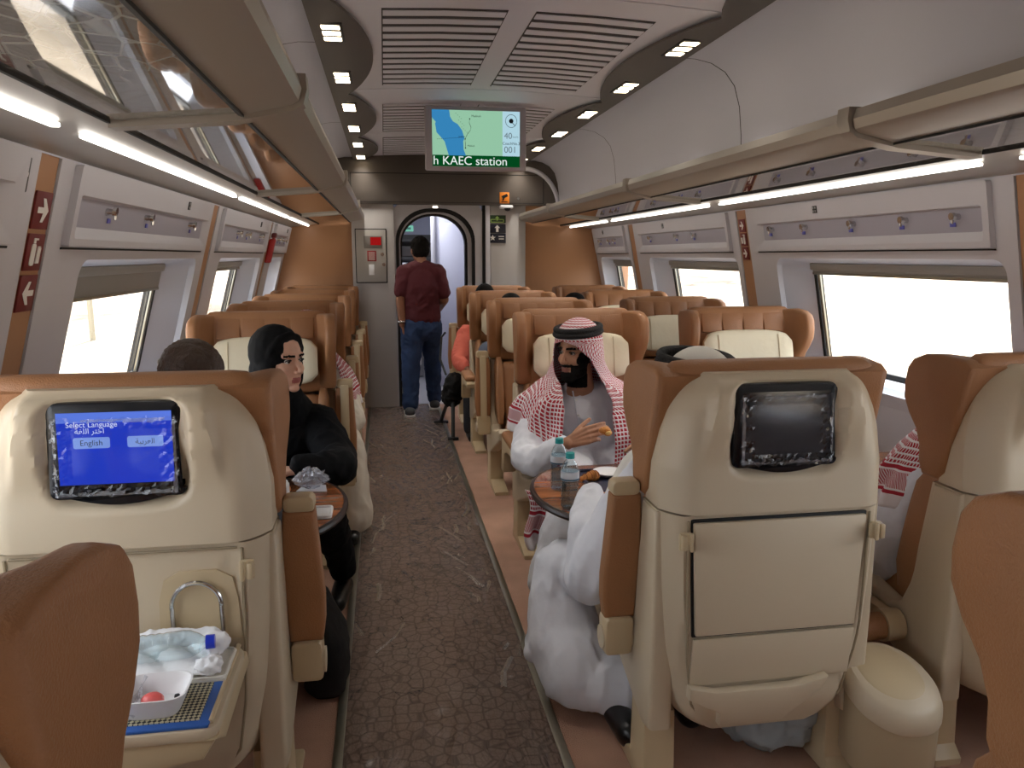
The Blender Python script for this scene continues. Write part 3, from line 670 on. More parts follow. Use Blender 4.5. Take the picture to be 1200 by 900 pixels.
def lean_box(secs, p=5, n=44):
    """secs: (z, half width, y front, y back)"""
    mb = MB(); rings = []
    for z, hx, yf, y_b in secs:
        c = (yf+y_b)/2; h = (yf-y_b)/2
        rings.append([(a, c+b, z) for a, b in sbox(hx, h, p, n)])
    return mb.loft(rings)
def head_back():
    secs = []
    for z, hx, th in ((.83, .260, .06), (.84, .28, .085), (.9, .292, .10), (1.0, .296, .10), (1.1, .296, .10), (1.16, .292, .095), (1.195, .284, .08), (1.212, .265, .05), (1.216, .24, .02)):
        b_ = yb(min(z, 1.19))+.028; mid = b_+.05; secs.append((z, hx, mid+th/2, mid-th/2))
    return lean_box(secs).mesh('head_back', LEATHER, ang=60)
def lumbar():
    secs = []
    for z, hx, th in ((.36, .20, .06), (.37, .215, .09), (.5, .235, .115), (.65, .248, .115), (.78, .252, .10), (.81, .245, .085), (.82, .22, .05)):
        mid = yb(z)+.115; secs.append((z, hx, mid+th/2, mid-th/2))
    return lean_box(secs).mesh('back_cushion', LEATHER2, ang=60)
def side_bolster(s):
    pts = []
    for z in (.44, .52, .62, .72, .80, .85): pts.append((s*.262, yb(z)+.10, z))
    mb = MB(); rings = []
    for i, (x, y, z) in enumerate(pts):
        k = (.6, .95, 1, 1, .95, .6)[i]; rings.append([(x+a, y+b, z) for a, b in sbox(.026*k, .085*k, 3, 20)])
    return mb.loft(rings).mesh('side_bolster', LEATHER, ang=60)
def wing(s):
    # outline in (forward from the leaning back, z)
    out = [(.02, 1.18), (.05, 1.198), (.14, 1.206), (.20, 1.20), (.238, 1.182), (.252, 1.155), (.25, 1.105), (.238, 1.06), (.205, 1.015), (.165, .975), (.138, .93), (.125, .88), (.10, .845), (.04, .845), (.02, .87)]
    mb = MB(); mb.prism([(yb(z)+d+.012, z) for d, z in out], s*.272, s*.322, 'x', .016, seg=3)
    # wings flare outwards slightly at the front
    mb.map(lambda p: (p.x+s*.014*max(0, (p.y-yb(p.z)-.08)/.17), p.y, p.z))
    # fillet: towards the back the wing flows inwards into the head rest
    def fil(p):
        d = p.y-yb(p.z); inner = 1-sm(.272, .312, abs(p.x)); return (p.x-s*inner*.13*max(0, min(1, (.165-d)/.13))**1.4, p.y, p.z)
    mb.map(fil)
    return mb.mesh('wing', LEATHER, ang=60)
def stitched(i):
    x = (-.172, -.058, .058, .172)[i]; z0, z1 = 1.085, 1.185
    mb = MB(); mb.box((x, 0, 1.137), (.108, .018, .098), .006)
    mb.map(lambda p: (p.x, p.y+yb(min(p.z, 1.19))+.131-.02*sm(1.12, 1.2, p.z), p.z)); return mb.mesh('stitched_panel', LEATHER2)
def pillow():
    rings = []
    N = 17
    for i in range(N):
        u = i/(N-1)*2-1; x = u*.243; e = (1-abs(u)**6)**.5 if abs(u) < 1 else 0
        hz = .115*(.62+.38*e)*(1-.10*abs(u)**3); hy = .036*(.35+.65*e); yo = .035*u*u
        ring = []
        for a, b in sbox(hz, hy, 3, 22):
            z = .985+a; ring.append((x, yb(z)+.145+b+yo, z))
        rings.append(ring)
    return MB().loft(rings).mesh('head_pillow', CREAM, ang=60)
def pillow_seam(s):
    mb = MB()
    pts = []
    for i in range(9):
        z = .89+.19*i/8; pts.append((s*.165, yb(z)+.145+.036*(1-abs((z-.985)/.12)**4)**.5+.016, z))
    mb.tube(pts, .003, 5)
    return mb.mesh('pillow_piping', mat('cream_piping', (206, 190, 158), .7))
def cushion():
    rings = []
    for y, hx, zt, zb in ((-.08, .20, .445, .36), (-.06, .225, .47, .34), (0, .24, .465, .33), (.15, .245, .472, .325), (.23, .243, .466, .33), (.265, .235, .44, .345), (.272, .2, .41, .37)):
        c = (zt+zb)/2; h = (zt-zb)/2; rings.append([(a, y, c+b) for a, b in sbox(hx, h, 4, 36)])
    return MB().loft(rings).mesh('seat_cushion', LEATHER, ang=60)
def seat_pan():
    mb = MB(); mb.prism([(-.06, .25), (.0, .245), (.2, .28), (.255, .32), (.25, .345), (-.06, .345)], -.235, .235, 'x', .012); return mb.mesh('seat_pan', SHELL2)
def side_panel(s):
    out = [(ys(.22)+.02, .21), (-.24, .195), (-.10, .25), (.10, .33), (.258, .40), (.262, .445), (.235, .465), (.10, .425), (-.04, .40), (-.09, .425), (-.125, .50), (-.15, .60), (-.18, .72), (yb(.83)+.06, .83), (ys(.83)+.07, .83), (ys(.5)+.07, .5), (ys(.3)+.05, .3)]
    mb = MB(); mb.prism(out, s*.252, s*.318, 'x', .012, seg=3); return mb.mesh('side_panel', SHELL)
def leg(s):
    mb = MB(); mb.prism([(-.30, 0), (-.30, .02), (-.27, .05), (-.26, .24), (-.15, .27), (-.14, .05), (.06, .02), (.06, 0)], s*.272-.045, s*.272+.045, 'x', .008); return mb.mesh('leg', SHELL2)
def arm_up():
    return None
ARM_X = .362
def arm_pad_up(s):
    # raised armrest: stands upright beside the backrest
    out = [(-.043, .475), (-.048, .55), (-.05, .66), (-.048, .78), (-.042, .845), (.038, .845), (.040, .80), (.046, .70), (.052, .60), (.050, .53), (.042, .475)]
    mb = MB(); mb.prism([(s*(ARM_X+a), z) for a, z in out], -.155, -.095, 'y', .012, seg=3); mb.map(lambda p: (p.x, p.y-.10*(p.z-.40), p.z)); return mb.mesh('armrest_pad', LEATHER, ang=50)
def arm_frame_up(s):
    mb = MB(); mb.prism(rrect(s*ARM_X-.041, s*ARM_X+.039, .36, .478, .014, 3), -.165, -.088, 'y', .008); mb.prism(rrect(s*ARM_X-.04, s*ARM_X+.038, .842, .885, .014, 3), -.152, -.098, 'y', .008)
    mb.prism(rrect(s*ARM_X-.020, s*ARM_X+.020, .46, .86, .006, 2), -.092, -.080, 'y', .004)
    mb.map(lambda p: (p.x, p.y-.10*(p.z-.40), p.z)); return mb.mesh('armrest_frame', SHELL2)
def arm_pivot(s):
    mb = MB(); mb.cyl((s*.285, -.125, .405), (s*(ARM_X+.045), -.125, .405), .034, n=20); return mb.mesh('armrest_pivot', SHELL)
def arm_pad_dn(s):
    mb = MB(); mb.box((s*ARM_X, .06, .60), (.085, .34, .042), .018, seg=3); return mb.mesh('armrest_pad', LEATHER, ang=50)
def arm_frame_dn(s):
    mb = MB(); mb.prism([(-.14, .54), (-.145, .585), (.22, .585), (.245, .565), (.235, .535), (.16, .545), (.0, .53), (-.09, .50), (-.12, .40), (-.17, .40)], s*ARM_X-.036, s*ARM_X+.036, 'x', .01); return mb.mesh('armrest_frame', SHELL2)
def tray_closed():
    mb = MB(); z0, z1 = .51, .815
    mb.box((0, 0, (z0+z1)/2), (.476, .014, z1-z0), .005); mb.map(lambda p: (p.x*(1-.06*(z1-p.z)/(z1-z0)), p.y+ys(p.z)+.012, p.z)); return mb.mesh('tray_table', SHELL)
def tray_gap():
    mb = MB(); z0, z1 = .503, .822
    mb.box((0, 0, (z0+z1)/2), (.488, .008, z1-z0), .003); mb.map(lambda p: (p.x*(1-.06*(z1-p.z)/(z1-z0)), p.y+ys(p.z)+.020, p.z)); return mb.mesh('tray_gap', GASKET)
def pocket():
    # wide shallow literature pocket with a raised lip
    mb = MB(); pts = [(-.235, .372), (-.16, .352), (.06, .352), (.155, .372), (.14, .335), (.04, .238), (-.135, .232), (-.145, .285), (-.235, .335)]
    mb.prism(pts, -.032, 0, 'y', .006); mb.map(lambda p: (p.x, p.y+ys(p.z)+.012, p.z)); return mb.mesh('magazine_pocket', SHELL)
def pocket_panel():
    mb = MB(); mb.box((0, 0, .43), (.455, .010, .14), .004); mb.map(lambda p: (p.x, p.y+ys(p.z)+.014, p.z)); return mb.mesh('pocket_panel', SHELL)
def coat_hook(s):
    mb = MB(); x = s*.262; z = .772
    mb.box((x, 0, z), (.034, .016, .046), .006); mb.box((x+s*.008, -.014, z+.002), (.014, .018, .04), .005); mb.box((x-s*.009, -.02, z+.004), (.010, .010, .050), .004)
    mb.map(lambda p: (p.x, p.y+ys(p.z)+.002, p.z)); return mb.mesh('coat_hook', SHELL2)
def column_seam(s):
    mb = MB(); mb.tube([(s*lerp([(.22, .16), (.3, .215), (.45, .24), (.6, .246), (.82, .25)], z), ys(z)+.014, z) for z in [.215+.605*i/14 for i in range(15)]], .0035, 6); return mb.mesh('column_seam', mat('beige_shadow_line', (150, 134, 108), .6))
def mon_frame():
    mb = MB(); o_ = rrect(-.142, .142, .953, 1.167, .018, 4); o_ = o_[:21]+[(x_, .953-.016*math.cos(x_/.10*PI/2)) for x_ in [-.10+.2*i/10 for i in range(11)]]+o_[21:]
    mb.prism(o_, -.012, .012, 'y', .006); mb.map(lambda p: (p.x, p.y+ys(p.z)+.010, p.z)); return mb.mesh('monitor_frame', mat('monitor_black', (16, 18, 24), .25))
def mon_rect(name, x0, x1, z0, z1, lay, m):
    mb = MB(); mb.add([(x0, 0, z0), (x1, 0, z0), (x1, 0, z1), (x0, 0, z1)], [(0, 1, 2, 3)]); mb.map(lambda p: (p.x, ys(p.z)-.0035-.0008*lay, p.z)); return mb.mesh(name, m, False)
def mon_buttons():
    mb = MB()
    for i in range(7): mb.box((-.06+.02*i, 0, .973), (.009, .004, .005), .001)
    mb.map(lambda p: (p.x, p.y+ys(p.z)-.003, p.z)); return mb.mesh('monitor_buttons', mat('button_grey', (58, 60, 66), .5))
def film_sheet(seed, x0, x1, z0, z1):
    rnd = random.Random(seed); nx, nz = 26, 20; off = {}
    def P(u, v):
        e = min(u, 1-u, v, 1-v); k = sm(.16, .02, e)
        j = rnd.uniform(-1, 1); x = x0+(x1-x0)*u+k*rnd.uniform(-.004, .004); z = z0+(z1-z0)*v+k*rnd.uniform(-.004, .004)
        return (x, ys(z)-.008-abs(j)*.006*k, z)
    return MB().sheet(P, nx, nz).mesh('clear_film', glassy('crinkled_film', (248, 248, 252), 1.6, .08, 1.45), False)
def film_edge(seed, x0, x1, z0, z1):
    """crumpled bright folds along the border of the film"""
    rnd = random.Random(seed); mb = MB()
    def strip(a, b, n, wd):
        for i in range(n):
            t0, t1 = i/n, (i+1)/n
            pa = Vector((a[0]+(b[0]-a[0])*t0, 0, a[1]+(b[1]-a[1])*t0)); pb = Vector((a[0]+(b[0]-a[0])*t1, 0, a[1]+(b[1]-a[1])*t1))
            w1, w2 = rnd.uniform(.2, 1)*wd, rnd.uniform(.2, 1)*wd; nrm = Vector((-(pb-pa).z, 0, (pb-pa).x)).normalized()
            mb.add([pa, pb, pb+nrm*w2+Vector((0, -rnd.uniform(.001, .006), 0)), pa+nrm*w1+Vector((0, -rnd.uniform(.001, .006), 0))], [(0, 1, 2, 3)])
    strip((x1, z0), (x1, z1), 12, .010); strip((x0, z0), (x1, z0), 16, .012); strip((x0, z1), (x0, z0), 14, .009); strip((x1-.02, z1), (x0+.06, z1), 14, .010)
    mb.map(lambda p: (p.x, p.y+ys(p.z)-.010, p.z)); return mb.mesh('film_folds', glassy('film_fold', (225, 230, 238), 2.4, .12, 1.5, frost=.22), False)
GRP = 'tan and beige train seats'
def seat(label, x, y, back=False, arms=('up', 'up'), rear=None, group=None, detail=True):
    """back=True: we see its rear (it looks forward); arms: (image-left, image-right) -> local"""
    t = thing('train_seat', label, 'seat', (x, y, 0), 0 if back else PI, group)
    p = lambda nm, key, fn, par=t: link(nm, cached(key, fn), par)
    su = p('shell_upper', 'su', shell_upper); slo = p('shell_lower', 'sl', shell_lower)
    p('head_back', 'hb', head_back); p('back_cushion', 'lc', lumbar)
    p('seat_cushion', 'sc', cushion); p('seat_pan', 'sp', seat_pan)
    pi = p('head_pillow', 'pi', pillow); p('pillow_piping', 'pipl', lambda: pillow_seam(-1), pi); p('pillow_piping', 'pipr', lambda: pillow_seam(1), pi)
    for s, k in ((-1, 'l'), (1, 'r')):
        p('wing', 'w'+k, lambda: wing(s)); p('side_bolster', 'sb'+k, lambda: side_bolster(s)); p('side_panel', 'spn'+k, lambda: side_panel(s)); p('leg', 'lg'+k, lambda: leg(s))
        a = arms[0 if (s < 0) == back else 1]
        if a == 'up': a_ = p('armrest', 'apu'+k, lambda: arm_pad_up(s)); p('armrest_frame', 'afu'+k, lambda: arm_frame_up(s), a_); p('armrest_pivot', 'apv'+k, lambda: arm_pivot(s))
        elif a == 'down': a_ = p('armrest', 'apd'+k, lambda: arm_pad_dn(s)); p('armrest_frame', 'afd'+k, lambda: arm_frame_dn(s), a_)
    if not back:
        for i in range(4): p('stitched_panel', 'st%d' % i, lambda: stitched(i))
    if rear:
        for s, k in ((-1, 'l'), (1, 'r')): p('coat_hook', 'ch'+k, lambda: coat_hook(s)); p('column_seam', 'cs'+k, lambda: column_seam(s))
        p('magazine_pocket', 'pk', pocket)
        if rear != 'tray': p('tray_table', 'tc', tray_closed); p('tray_gap', 'tg', tray_gap); p('pocket_panel', 'pp', pocket_panel)
        mf = p('monitor', 'mf', mon_frame); p('monitor_buttons', 'mbt', mon_buttons, mf)
        if rear == 'tray':
            p('screen', 'scr_on', lambda: mon_rect('screen', -.118, .118, .987, 1.145, 0, emis('screen_blue', (30, 62, 205), .75)), mf)
            p('screen_header', 'scr_hd', lambda: mon_rect('screen_header', -.118, .118, 1.123, 1.145, 1, emis('screen_blue_pale', (92, 122, 222), .85)), mf)
            for i, bx in enumerate((-.048, .062)):
                def btn():
                    mb = MB(); mb.prism(rrect(bx-.037, bx+.037, 1.067, 1.091, .004, 3), -.001, .0005, 'y'); mb.map(lambda q: (q.x, q.y+ys(q.z)-.0052, q.z)); return mb.mesh('screen_button', emis('screen_button', (128, 160, 232), .8), False)
                p('screen_button', 'btn%d' % i, btn, mf)
            def txt(s_, size, cx, cz_, m, al='CENTER'):
                vs, fs = text_mesh(s_, size, al); mb = MB(); mb.add([(cx+a.x, 0, cz_+a.y) for a in vs], fs); mb.map(lambda q: (q.x, ys(q.z)-.0075, q.z)); return mb.mesh('screen_text', m, False)
            TW = emis('screen_text_pale', (214, 224, 246), .85)
            p('screen_text', 'tx1', lambda: txt('Select Language', .0165, -.098, 1.119, TW, 'LEFT'), mf)
            p('screen_text', 'tx2', lambda: txt('\uFE94\uFED0\uFEE0\uFEDF\uFE8D \uFEAE\uFE98\uFEA7\uFE8D', .0165, -.020, 1.105, TW, 'RIGHT'), mf)
            p('screen_text', 'tx3', lambda: txt('English', .017, -.048, 1.079, INK), mf)
            p('screen_text', 'tx4', lambda: txt('\uFE94\uFEF4\uFE91\uFEAE\uFECC\uFEDF\uFE8D', .016, .062, 1.079, INK), mf)
            fm = p('clear_film', 'fm1', lambda: film_sheet(3, -.128, .128, .961, 1.133), mf); p('film_folds', 'ff1', lambda: film_edge(5, -.126, .126, .963, 1.131), mf)
        elif rear == 'off':
            p('screen', 'scr_off', lambda: mon_rect('screen', -.118, .118, .987, 1.145, 0, mat('screen_off', (26, 24, 26), .12)), mf)
            p('clear_film', 'fm2', lambda: film_sheet(9, -.125, .125, .961, 1.14), mf); p('film_folds', 'ff2', lambda: film_edge(12, -.122, .122, .965, 1.135), mf)
    return t
XLs, XA, XW = -.59, .99, 1.87
# seats whose backs we see
YF = 2.11
seatL = seat('seat back with a lit blue language screen and lowered tray', XLs, YF, True, ('none', 'up'), 'tray')
seatA = seat('seat back with a dark film-covered screen and closed tray table', XA, YF, True, ('up', 'down'), 'off')
seatW = seat('tan winged seat by the window right of the dark-screen seat', XW, YF, True, ('none', 'down'), 'off')
seat('tan winged seat directly behind the lowered tray table', -.61, .90, True, ('none', 'none'), None)
seat('tan winged seat behind the dark-screen seat and the waste bin', 1.055, .90, True, ('none', 'none'), None)
# rows that face us
occ = ['seat behind the woman in black hijab', 'seat of the passenger in a cream robe on the single-seat side', 'third single seat from the table bay, empty', 'fourth single seat from the table bay, empty', 'single seat against the brown end partition']
for i, y in enumerate((3.72, 4.62, 5.50, 6.35, 7.17)):
    seat('tan leather '+occ[i], XLs+.02, y-.08, False, ('none', 'up'), None)
occA = ['seat of the bearded man in red checked headscarf', 'empty aisle seat right behind the man in red checked headscarf', 'empty aisle seat two rows behind the man in red checked headscarf', 'seat of the person in the coral shirt']
occW = ['window seat beside the bearded man with its armrest down', 'window seat behind the table bay', 'window seat two rows behind the table bay', 'window seat nearest the end partition']
for i, y in enumerate((3.68, 4.72, 5.77, 6.82)):
    seat('tan leather '+occA[i], XA-.03, y-.08, False, ('down' if i in (0, 2) else 'up', 'down' if i == 0 else 'none'), None)
    seat('tan leather '+occW[i], XW-.02, y-.08, False, ('none', 'none'), None)
# lowered tray table of the blue-screen seat (a part of that seat)
mb = MB(); mb.prism(rrect(-.225, .25, -.70, -.375, .03, 4), .565, .590, 'z', .006); tr = build('tray_table', mb, SHELL, seatL)
mb = MB(); mb.prism([(-.70, .568), (-.36, .568), (-.34, .53), (-.62, .52)], .205, .25, 'x', .006); build('tray_arm', mb, SHELL2, tr)
mb = MB(); mb.prism([(-.225, .568), (.25, .568), (.22, .52), (.08, .50), (.05, .43), (-.19, .43)], -.69, -.665, 'y', .006); build('tray_lip', mb, SHELL2, tr)
mb = MB(); mb.tube([(.235, -.68, .593), (.235, -.38, .593)], .006, 8); build('tray_rail', mb, SHELL2, tr)
# recess with the chrome ring
def on_back(x, z, d=0): return (x, ys(z)+d, z)
mb = MB(); mb.prism([(.06, .60), (.062, .70), (.075, .75), (.11, .77), (.19, .77), (.225, .75), (.235, .70), (.24, .60)], -.004, .004, 'y'); mb.map(lambda p: (p.x, p.y+ys(p.z)+.020, p.z)); rc = build('ring_recess', mb, SHELL2, seatL)
mb = MB(); mb.tube([on_back(.146-.054*math.cos(q), .69+.056*math.sin(q), .004) if 0 <= q <= PI else on_back(.146-.054*math.cos(q), .69, .006) for q in [PI*i/20 for i in range(21)]]+[on_back(.200, .62, .010)], .0055, 10); mb.tube([on_back(.092, .69, .004), on_back(.092, .62, .010)], .0055, 10); build('chrome_ring', mb, CHROME, rc)
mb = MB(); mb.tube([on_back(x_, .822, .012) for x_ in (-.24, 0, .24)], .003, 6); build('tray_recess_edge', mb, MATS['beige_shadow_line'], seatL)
# waste bin between the two right seats
t = thing('waste_bin', 'beige round-topped waste bin fixed between the two right seats', 'bin', (1.36, 1.775, -.02))
rings = []
for z, k in ((.085, .80), (.09, .92), (.105, .97), (.29, 1.0)): rings.append([(a*k*.118, b*k*.13, z+(.30*b*k*.13 if z > .2 else 0)) for a, b in sbox(1, 1, 2.2, 36)])
build('bin_body', MB().loft(rings), mat('bin_beige', (178, 160, 130), .45), t)
rings = []
for z, k in ((.291, 1.02), (.297, 1.04), (.325, 1.03), (.345, .97), (.353, .88)): rings.append([(a*k*.118, b*k*.13, z+.30*b*k*.13) for a, b in sbox(1, 1, 2.2, 36)])
build('bin_lid', MB().loft(rings), SHELL, t)
rings = []
for z, k in ((.352, .82), (.357, .72)): rings.append([(a*k*.105, b*k*.12+.012, z+.30*(b*k*.12+.012)) for a, b in sbox(1, 1, 2.2, 30)])
build('lid_flap', MB().loft(rings), SHELL2, t)
mb = MB(); mb.box((0, .05, .05), (.05, .06, .10), .01); build('mount', mb, SHELL2, t)

# cross roll between the two right seats (belongs to the window seat)
mb = MB(); mb.cyl((-.54, -.10, .345), (-.375, -.10, .352), .042, n=20); ro = build('centre_armrest', mb, LEATHER, seatW)
mb = MB(); mb.cyl((-.385, -.10, .352), (-.325, -.10, .354), .050, .048, n=20); mb.box((-.345, -.02, .36), (.05, .2, .07), .02); build('armrest_frame', mb, SHELL2, ro)
# ================================================================== people
from mathutils import noise as mnoise
def Rz(a): return Matrix.Rotation(a, 4, 'Z')
class Parts:
    def __init__(s): s.mb = MB()
    def ell(s, c, r, M=None, n=18):
        M = M or Matrix(); vs = []; fs = []; m = n//2
        vs.append(M @ Vector((c[0], c[1], c[2]-r[2])))
        for j in range(1, m):
            ph = -PI/2+PI*j/m
            for i in range(n):
                a = 2*PI*i/n; vs.append(M @ Vector((c[0]+r[0]*math.cos(a)*math.cos(ph), c[1]+r[1]*math.sin(a)*math.cos(ph), c[2]+r[2]*math.sin(ph))))
        vs.append(M @ Vector((c[0], c[1], c[2]+r[2]))); L = len(vs)-1
        for i in range(n):
            fs.append((0, 1+(i+1) % n, 1+i)); fs.append((L, L-n+i, L-n+(i+1) % n))
            for j in range(m-2): a = 1+j*n+i; b = 1+j*n+(i+1) % n; fs.append((a, b, b+n, a+n))
        s.mb.add(vs, fs); return s
    def cap(s, p0, r0, p1, r1, M=None, n=16, fx=1, ref=None):
        """tapered capsule; fx widens it along ref x axis"""
        M = M or Matrix(); p0, p1 = Vector(p0), Vector(p1); d = p1-p0; L = d.length; d.normalize()
        if ref is not None:
            y = d.cross(Vector(ref)).normalized(); x = y.cross(d)
        else:
            q = d.to_track_quat('Z', 'Y').to_matrix(); x, y = q.col[0], q.col[1]
        st = []
        for i in range(5): a = -PI/2+PI/2*i/5; st.append((r0*math.sin(a), max(r0*math.cos(a), r0*.05)))
        st += [(L*k/4, r0+(r1-r0)*k/4) for k in range(5)]
        for i in range(1, 6): a = PI/2*i/5; st.append((L+r1*math.sin(a), max(r1*math.cos(a), r1*.05)))
        rings = [[M @ (p0+d*z+(x*math.cos(2*PI*i/n)*fx+y*math.sin(2*PI*i/n))*r) for i in range(n)] for z, r in st]
        s.mb.loft(rings); return s
    def chain(s, pts, M=None, fx=1, ref=None):
        for (a, ra), (b, rb) in zip(pts, pts[1:]): s.cap(a, ra, b, rb, M, fx=fx, ref=ref)
        return s
def blob(name, P, mats, parent, voxel=.006, smooth=4, fold=None, classify=None, post=None, ang=180):
    """one continuous skin over all the parts"""
    me = bpy.data.meshes.new('tmp'); me.from_pydata([tuple(p) for p in P.mb.v], [], P.mb.f); me.update()
    bm = bmesh.new(); bm.from_mesh(me); bmesh.ops.recalc_face_normals(bm, faces=bm.faces[:]); bm.to_mesh(me); bm.free()
    o = bpy.data.objects.new('tmp', me); COL.objects.link(o)
    m = o.modifiers.new('r', 'REMESH'); m.mode = 'VOXEL'; m.voxel_size = voxel
    if smooth: m2 = o.modifiers.new('s', 'SMOOTH'); m2.iterations = smooth; m2.factor = .5
    dg = bpy.context.evaluated_depsgraph_get(); ev = bpy.data.meshes.new_from_object(o.evaluated_get(dg))
    bpy.data.objects.remove(o); bpy.data.meshes.remove(me)
    ev.name = name; ev.materials.clear()
    for q in (mats if isinstance(mats, (list, tuple)) else [mats]): ev.materials.append(q)
    if fold:
        amp, sc = fold; nr = [v.normal.copy() for v in ev.vertices]
        for v, n_ in zip(ev.vertices, nr):
            p = Vector((v.co.x*sc[0], v.co.y*sc[1], v.co.z*sc[2])); w = mnoise.noise(p); w2 = mnoise.noise(p*2.3+Vector((5, 3, 1)))
            v.co += n_*amp*(1-2.6*abs(w)+.55*(.6-2.2*abs(w2)))
    if post:
        for v in ev.vertices: v.co = post(v.co)
    if classify:
        for p in ev.polygons: p.material_index = classify(p.center)
    for p in ev.polygons: p.use_smooth = True
    ev.update(); ob = link(name, ev, parent)
    if parent: ob.location = -Vector(parent.location)
    return ob
def child(name, mb, mats, parent, ang=60):
    o = build(name, mb, mats, parent, ang=ang); o.location = -Vector(parent.location); return o
SKIN1 = mat('skin_olive', (176, 128, 100), .5, var=.05, vscale=30); SKIN2 = mat('skin_light', (224, 176, 150), .48, var=.04, vscale=30); SKIN3 = mat('skin_tan', (150, 104, 80), .5)
HAIRB = mat('hair_black', (18, 15, 14), .8, bump=.5, bscale=120, spec=.15); HAIRBR = mat('hair_brown', (64, 44, 32), .5, bump=.8, bscale=90)
LIP = mat('lips', (178, 104, 98), .45); LIPM = mat('lips_muted', (150, 96, 84), .5)
THOBE = mat('white_cotton', (226, 228, 236), .8, bump=.25, bscale=22); THOBEC = mat('cream_cotton', (214, 206, 192), .8, bump=.25, bscale=22)
ABAYA = mat('black_cloth', (14, 15, 18), .85, bump=.4, bscale=18, spec=.2); SHOE = mat('black_shoe_leather', (14, 14, 15), .3)
EYEW = mat('eye_white', (216, 208, 202), .3); IRIS = mat('iris_dark', (34, 22, 16), .2)
def head_parts(P, M, beard=False, female=False, ears=True):
    k = .93 if female else 1
    S = M @ Matrix.Scale(k, 4)
    P.ell((0, -.012, .035), (.076, .098, .088), S); P.ell((0, .020, -.020), (.065, .075, .085), S); P.ell((0, .034, -.066), (.050, .056, .048), S)
    P.ell((0, .072, -.098), (.022 if female else .026, .021, .017), S)
    for s in (-1, 1):
        P.ell((s*.037, .056, -.027), (.023, .025, .025), S); P.cap((s*.046, .070, .029), .009, (s*.008, .086, .026), .010, S, n=10)
        P.ell((s*.010, .103, -.034), (.0085, .010, .0075), S, 12)
        if ears: P.ell((s*.076, -.012, -.008), (.010, .020, .032), S, 12)
    P.cap((0, .090, .014), .0075, (0, .114, -.028), .0105 if not female else .009, S, n=12)
    lp = .0035 if female else 0; P.ell((0, .0915-lp, -.0595), (.022, .011, .0058), S, 14); P.ell((0, .090-lp, -.0700), (.019, .0115, .0068), S, 14)
    if beard: P.ell((0, .066, -.098), (.040, .036, .036), S); P.ell((0, .088, -.049), (.028, .012, .007), S, 14); P.ell((0, .03, -.085), (.058, .055, .034), S)
    P.cap((0, -.022, -.07), .050 if not female else .043, (0, -.035, -.17), .054 if not female else .045, S)
    return S
def socket_fix(S):
    I = S.inverted()
    def post(p):
        q = I @ p
        if abs(q.x) < .06 and q.y > .05 and abs(q.z) < .05:
            d = (abs(abs(q.x)-.031)/.019)**2+((q.z-.008)/.013)**2
            if d < 6: q = q+Vector((0, -.013*math.exp(-d), 0)); return S @ q
        return p
    return post
def head_class(S, beard=False, hair=True, brow=True):
    I = S.inverted()
    def f(c):
        q = I @ c; x, y, z = abs(q.x), q.y, q.z
        if z < -.16 or q.length > .2: return 0
        if y > .075 and x < .021-.3*abs(z+.065) and -.0765 < z < -.0545: return 2
        if brow and y > .055 and .010 < x < .052 and abs(z-(.028+.10*(x-.01)*(1 if x < .035 else .2))) < (.0052 if beard else .0042): return 1
        if beard and y > -.01:
            if z < -.076: return 1
            if y > .07 and -.055 < z < -.043 and x < .032: return 1
            if x > .024 and z < -.047-.0*x: return 1
            if x > .052 and z < .01: return 1
        if hair and (z > .062 and y < .085-(z-.06)*.6 or (y < .012 and z > -.05 and x < .074) or (y < .045 and z > .015 and x > .05)): return 1
        return 0
    return f
def eyes(root, S, gaze=(0, 1, 0)):
    R = S.to_3x3(); g = Vector(gaze).normalized()
    for s in (-1, 1):
        mb = MB(); P = Parts(); P.ell((s*.031, .0735, .008), (.0122, .0118, .0085), S, 20); mb = P.mb
        c = S @ Vector((s*.031, .0735, .008)); gd = (R @ g).normalized()
        mb.m = [1 if ((sum((mb.v[i] for i in f), Vector())/len(f))-c).normalized().dot(gd) > .74 else 0 for f in mb.f]
        e = child('eye', mb, [EYEW, IRIS], root)
        # upper lid line
        mb = MB(); mb.tube([S @ Vector((s*.031+math.cos(a)*.0145, .0735+math.sqrt(max(0, .0132**2-(math.cos(a)*.0128)**2))*.95, .008+.0072*math.sin(a))) for a in [PI*i/8 for i in range(9)]], .0019*S.to_scale().x, 5)
        l_ = child('lash_line', mb, HAIRB, e); l_.location = (0, 0, 0)
def hand_parts(P, wrist, d, nrm, thumb=1, curl=(.5, .55, .6, .65), sc=1.0, tc=.5, ts=.75):
    d = Vector(d).normalized(); n_ = Vector(nrm); n_ = (n_-d*n_.dot(d)).normalized(); sd = d.cross(n_)*thumb   # sd points to the thumb side
    w = Vector(wrist)
    for i, (off, kl, ln) in enumerate(((.027, .082, .95), (.009, .086, 1.05), (-.009, .082, .98), (-.026, .074, .78))):
        kn = w+d*kl*sc+sd*off*sc; P.cap(w+sd*off*.55*sc+d*.012*sc, .013*sc, kn, .0105*sc, n=12)
        p = kn; a = curl[i]*.7; r = .0092*sc
        for L in (.040, .026, .021):
            dr = d*math.cos(a)-n_*math.sin(a); q = p+dr*L*ln*sc; P.cap(p, r, q, r*.9, n=12); p = q; a += curl[i]; r *= .93
    b = w+d*.028*sc+sd*.020*sc; dr = (d*.55+sd*ts-n_*.25).normalized(); p = b
    for L, r in ((.038, .0125), (.032, .0105), (.026, .0092)):
        q = p+dr*L*sc; P.cap(p, r*sc, q, r*.92*sc, n=12); p = q; dr = (dr+(d*.6-n_*.35)*tc).normalized()
def person(label, base): return thing('person', label, 'person', base)

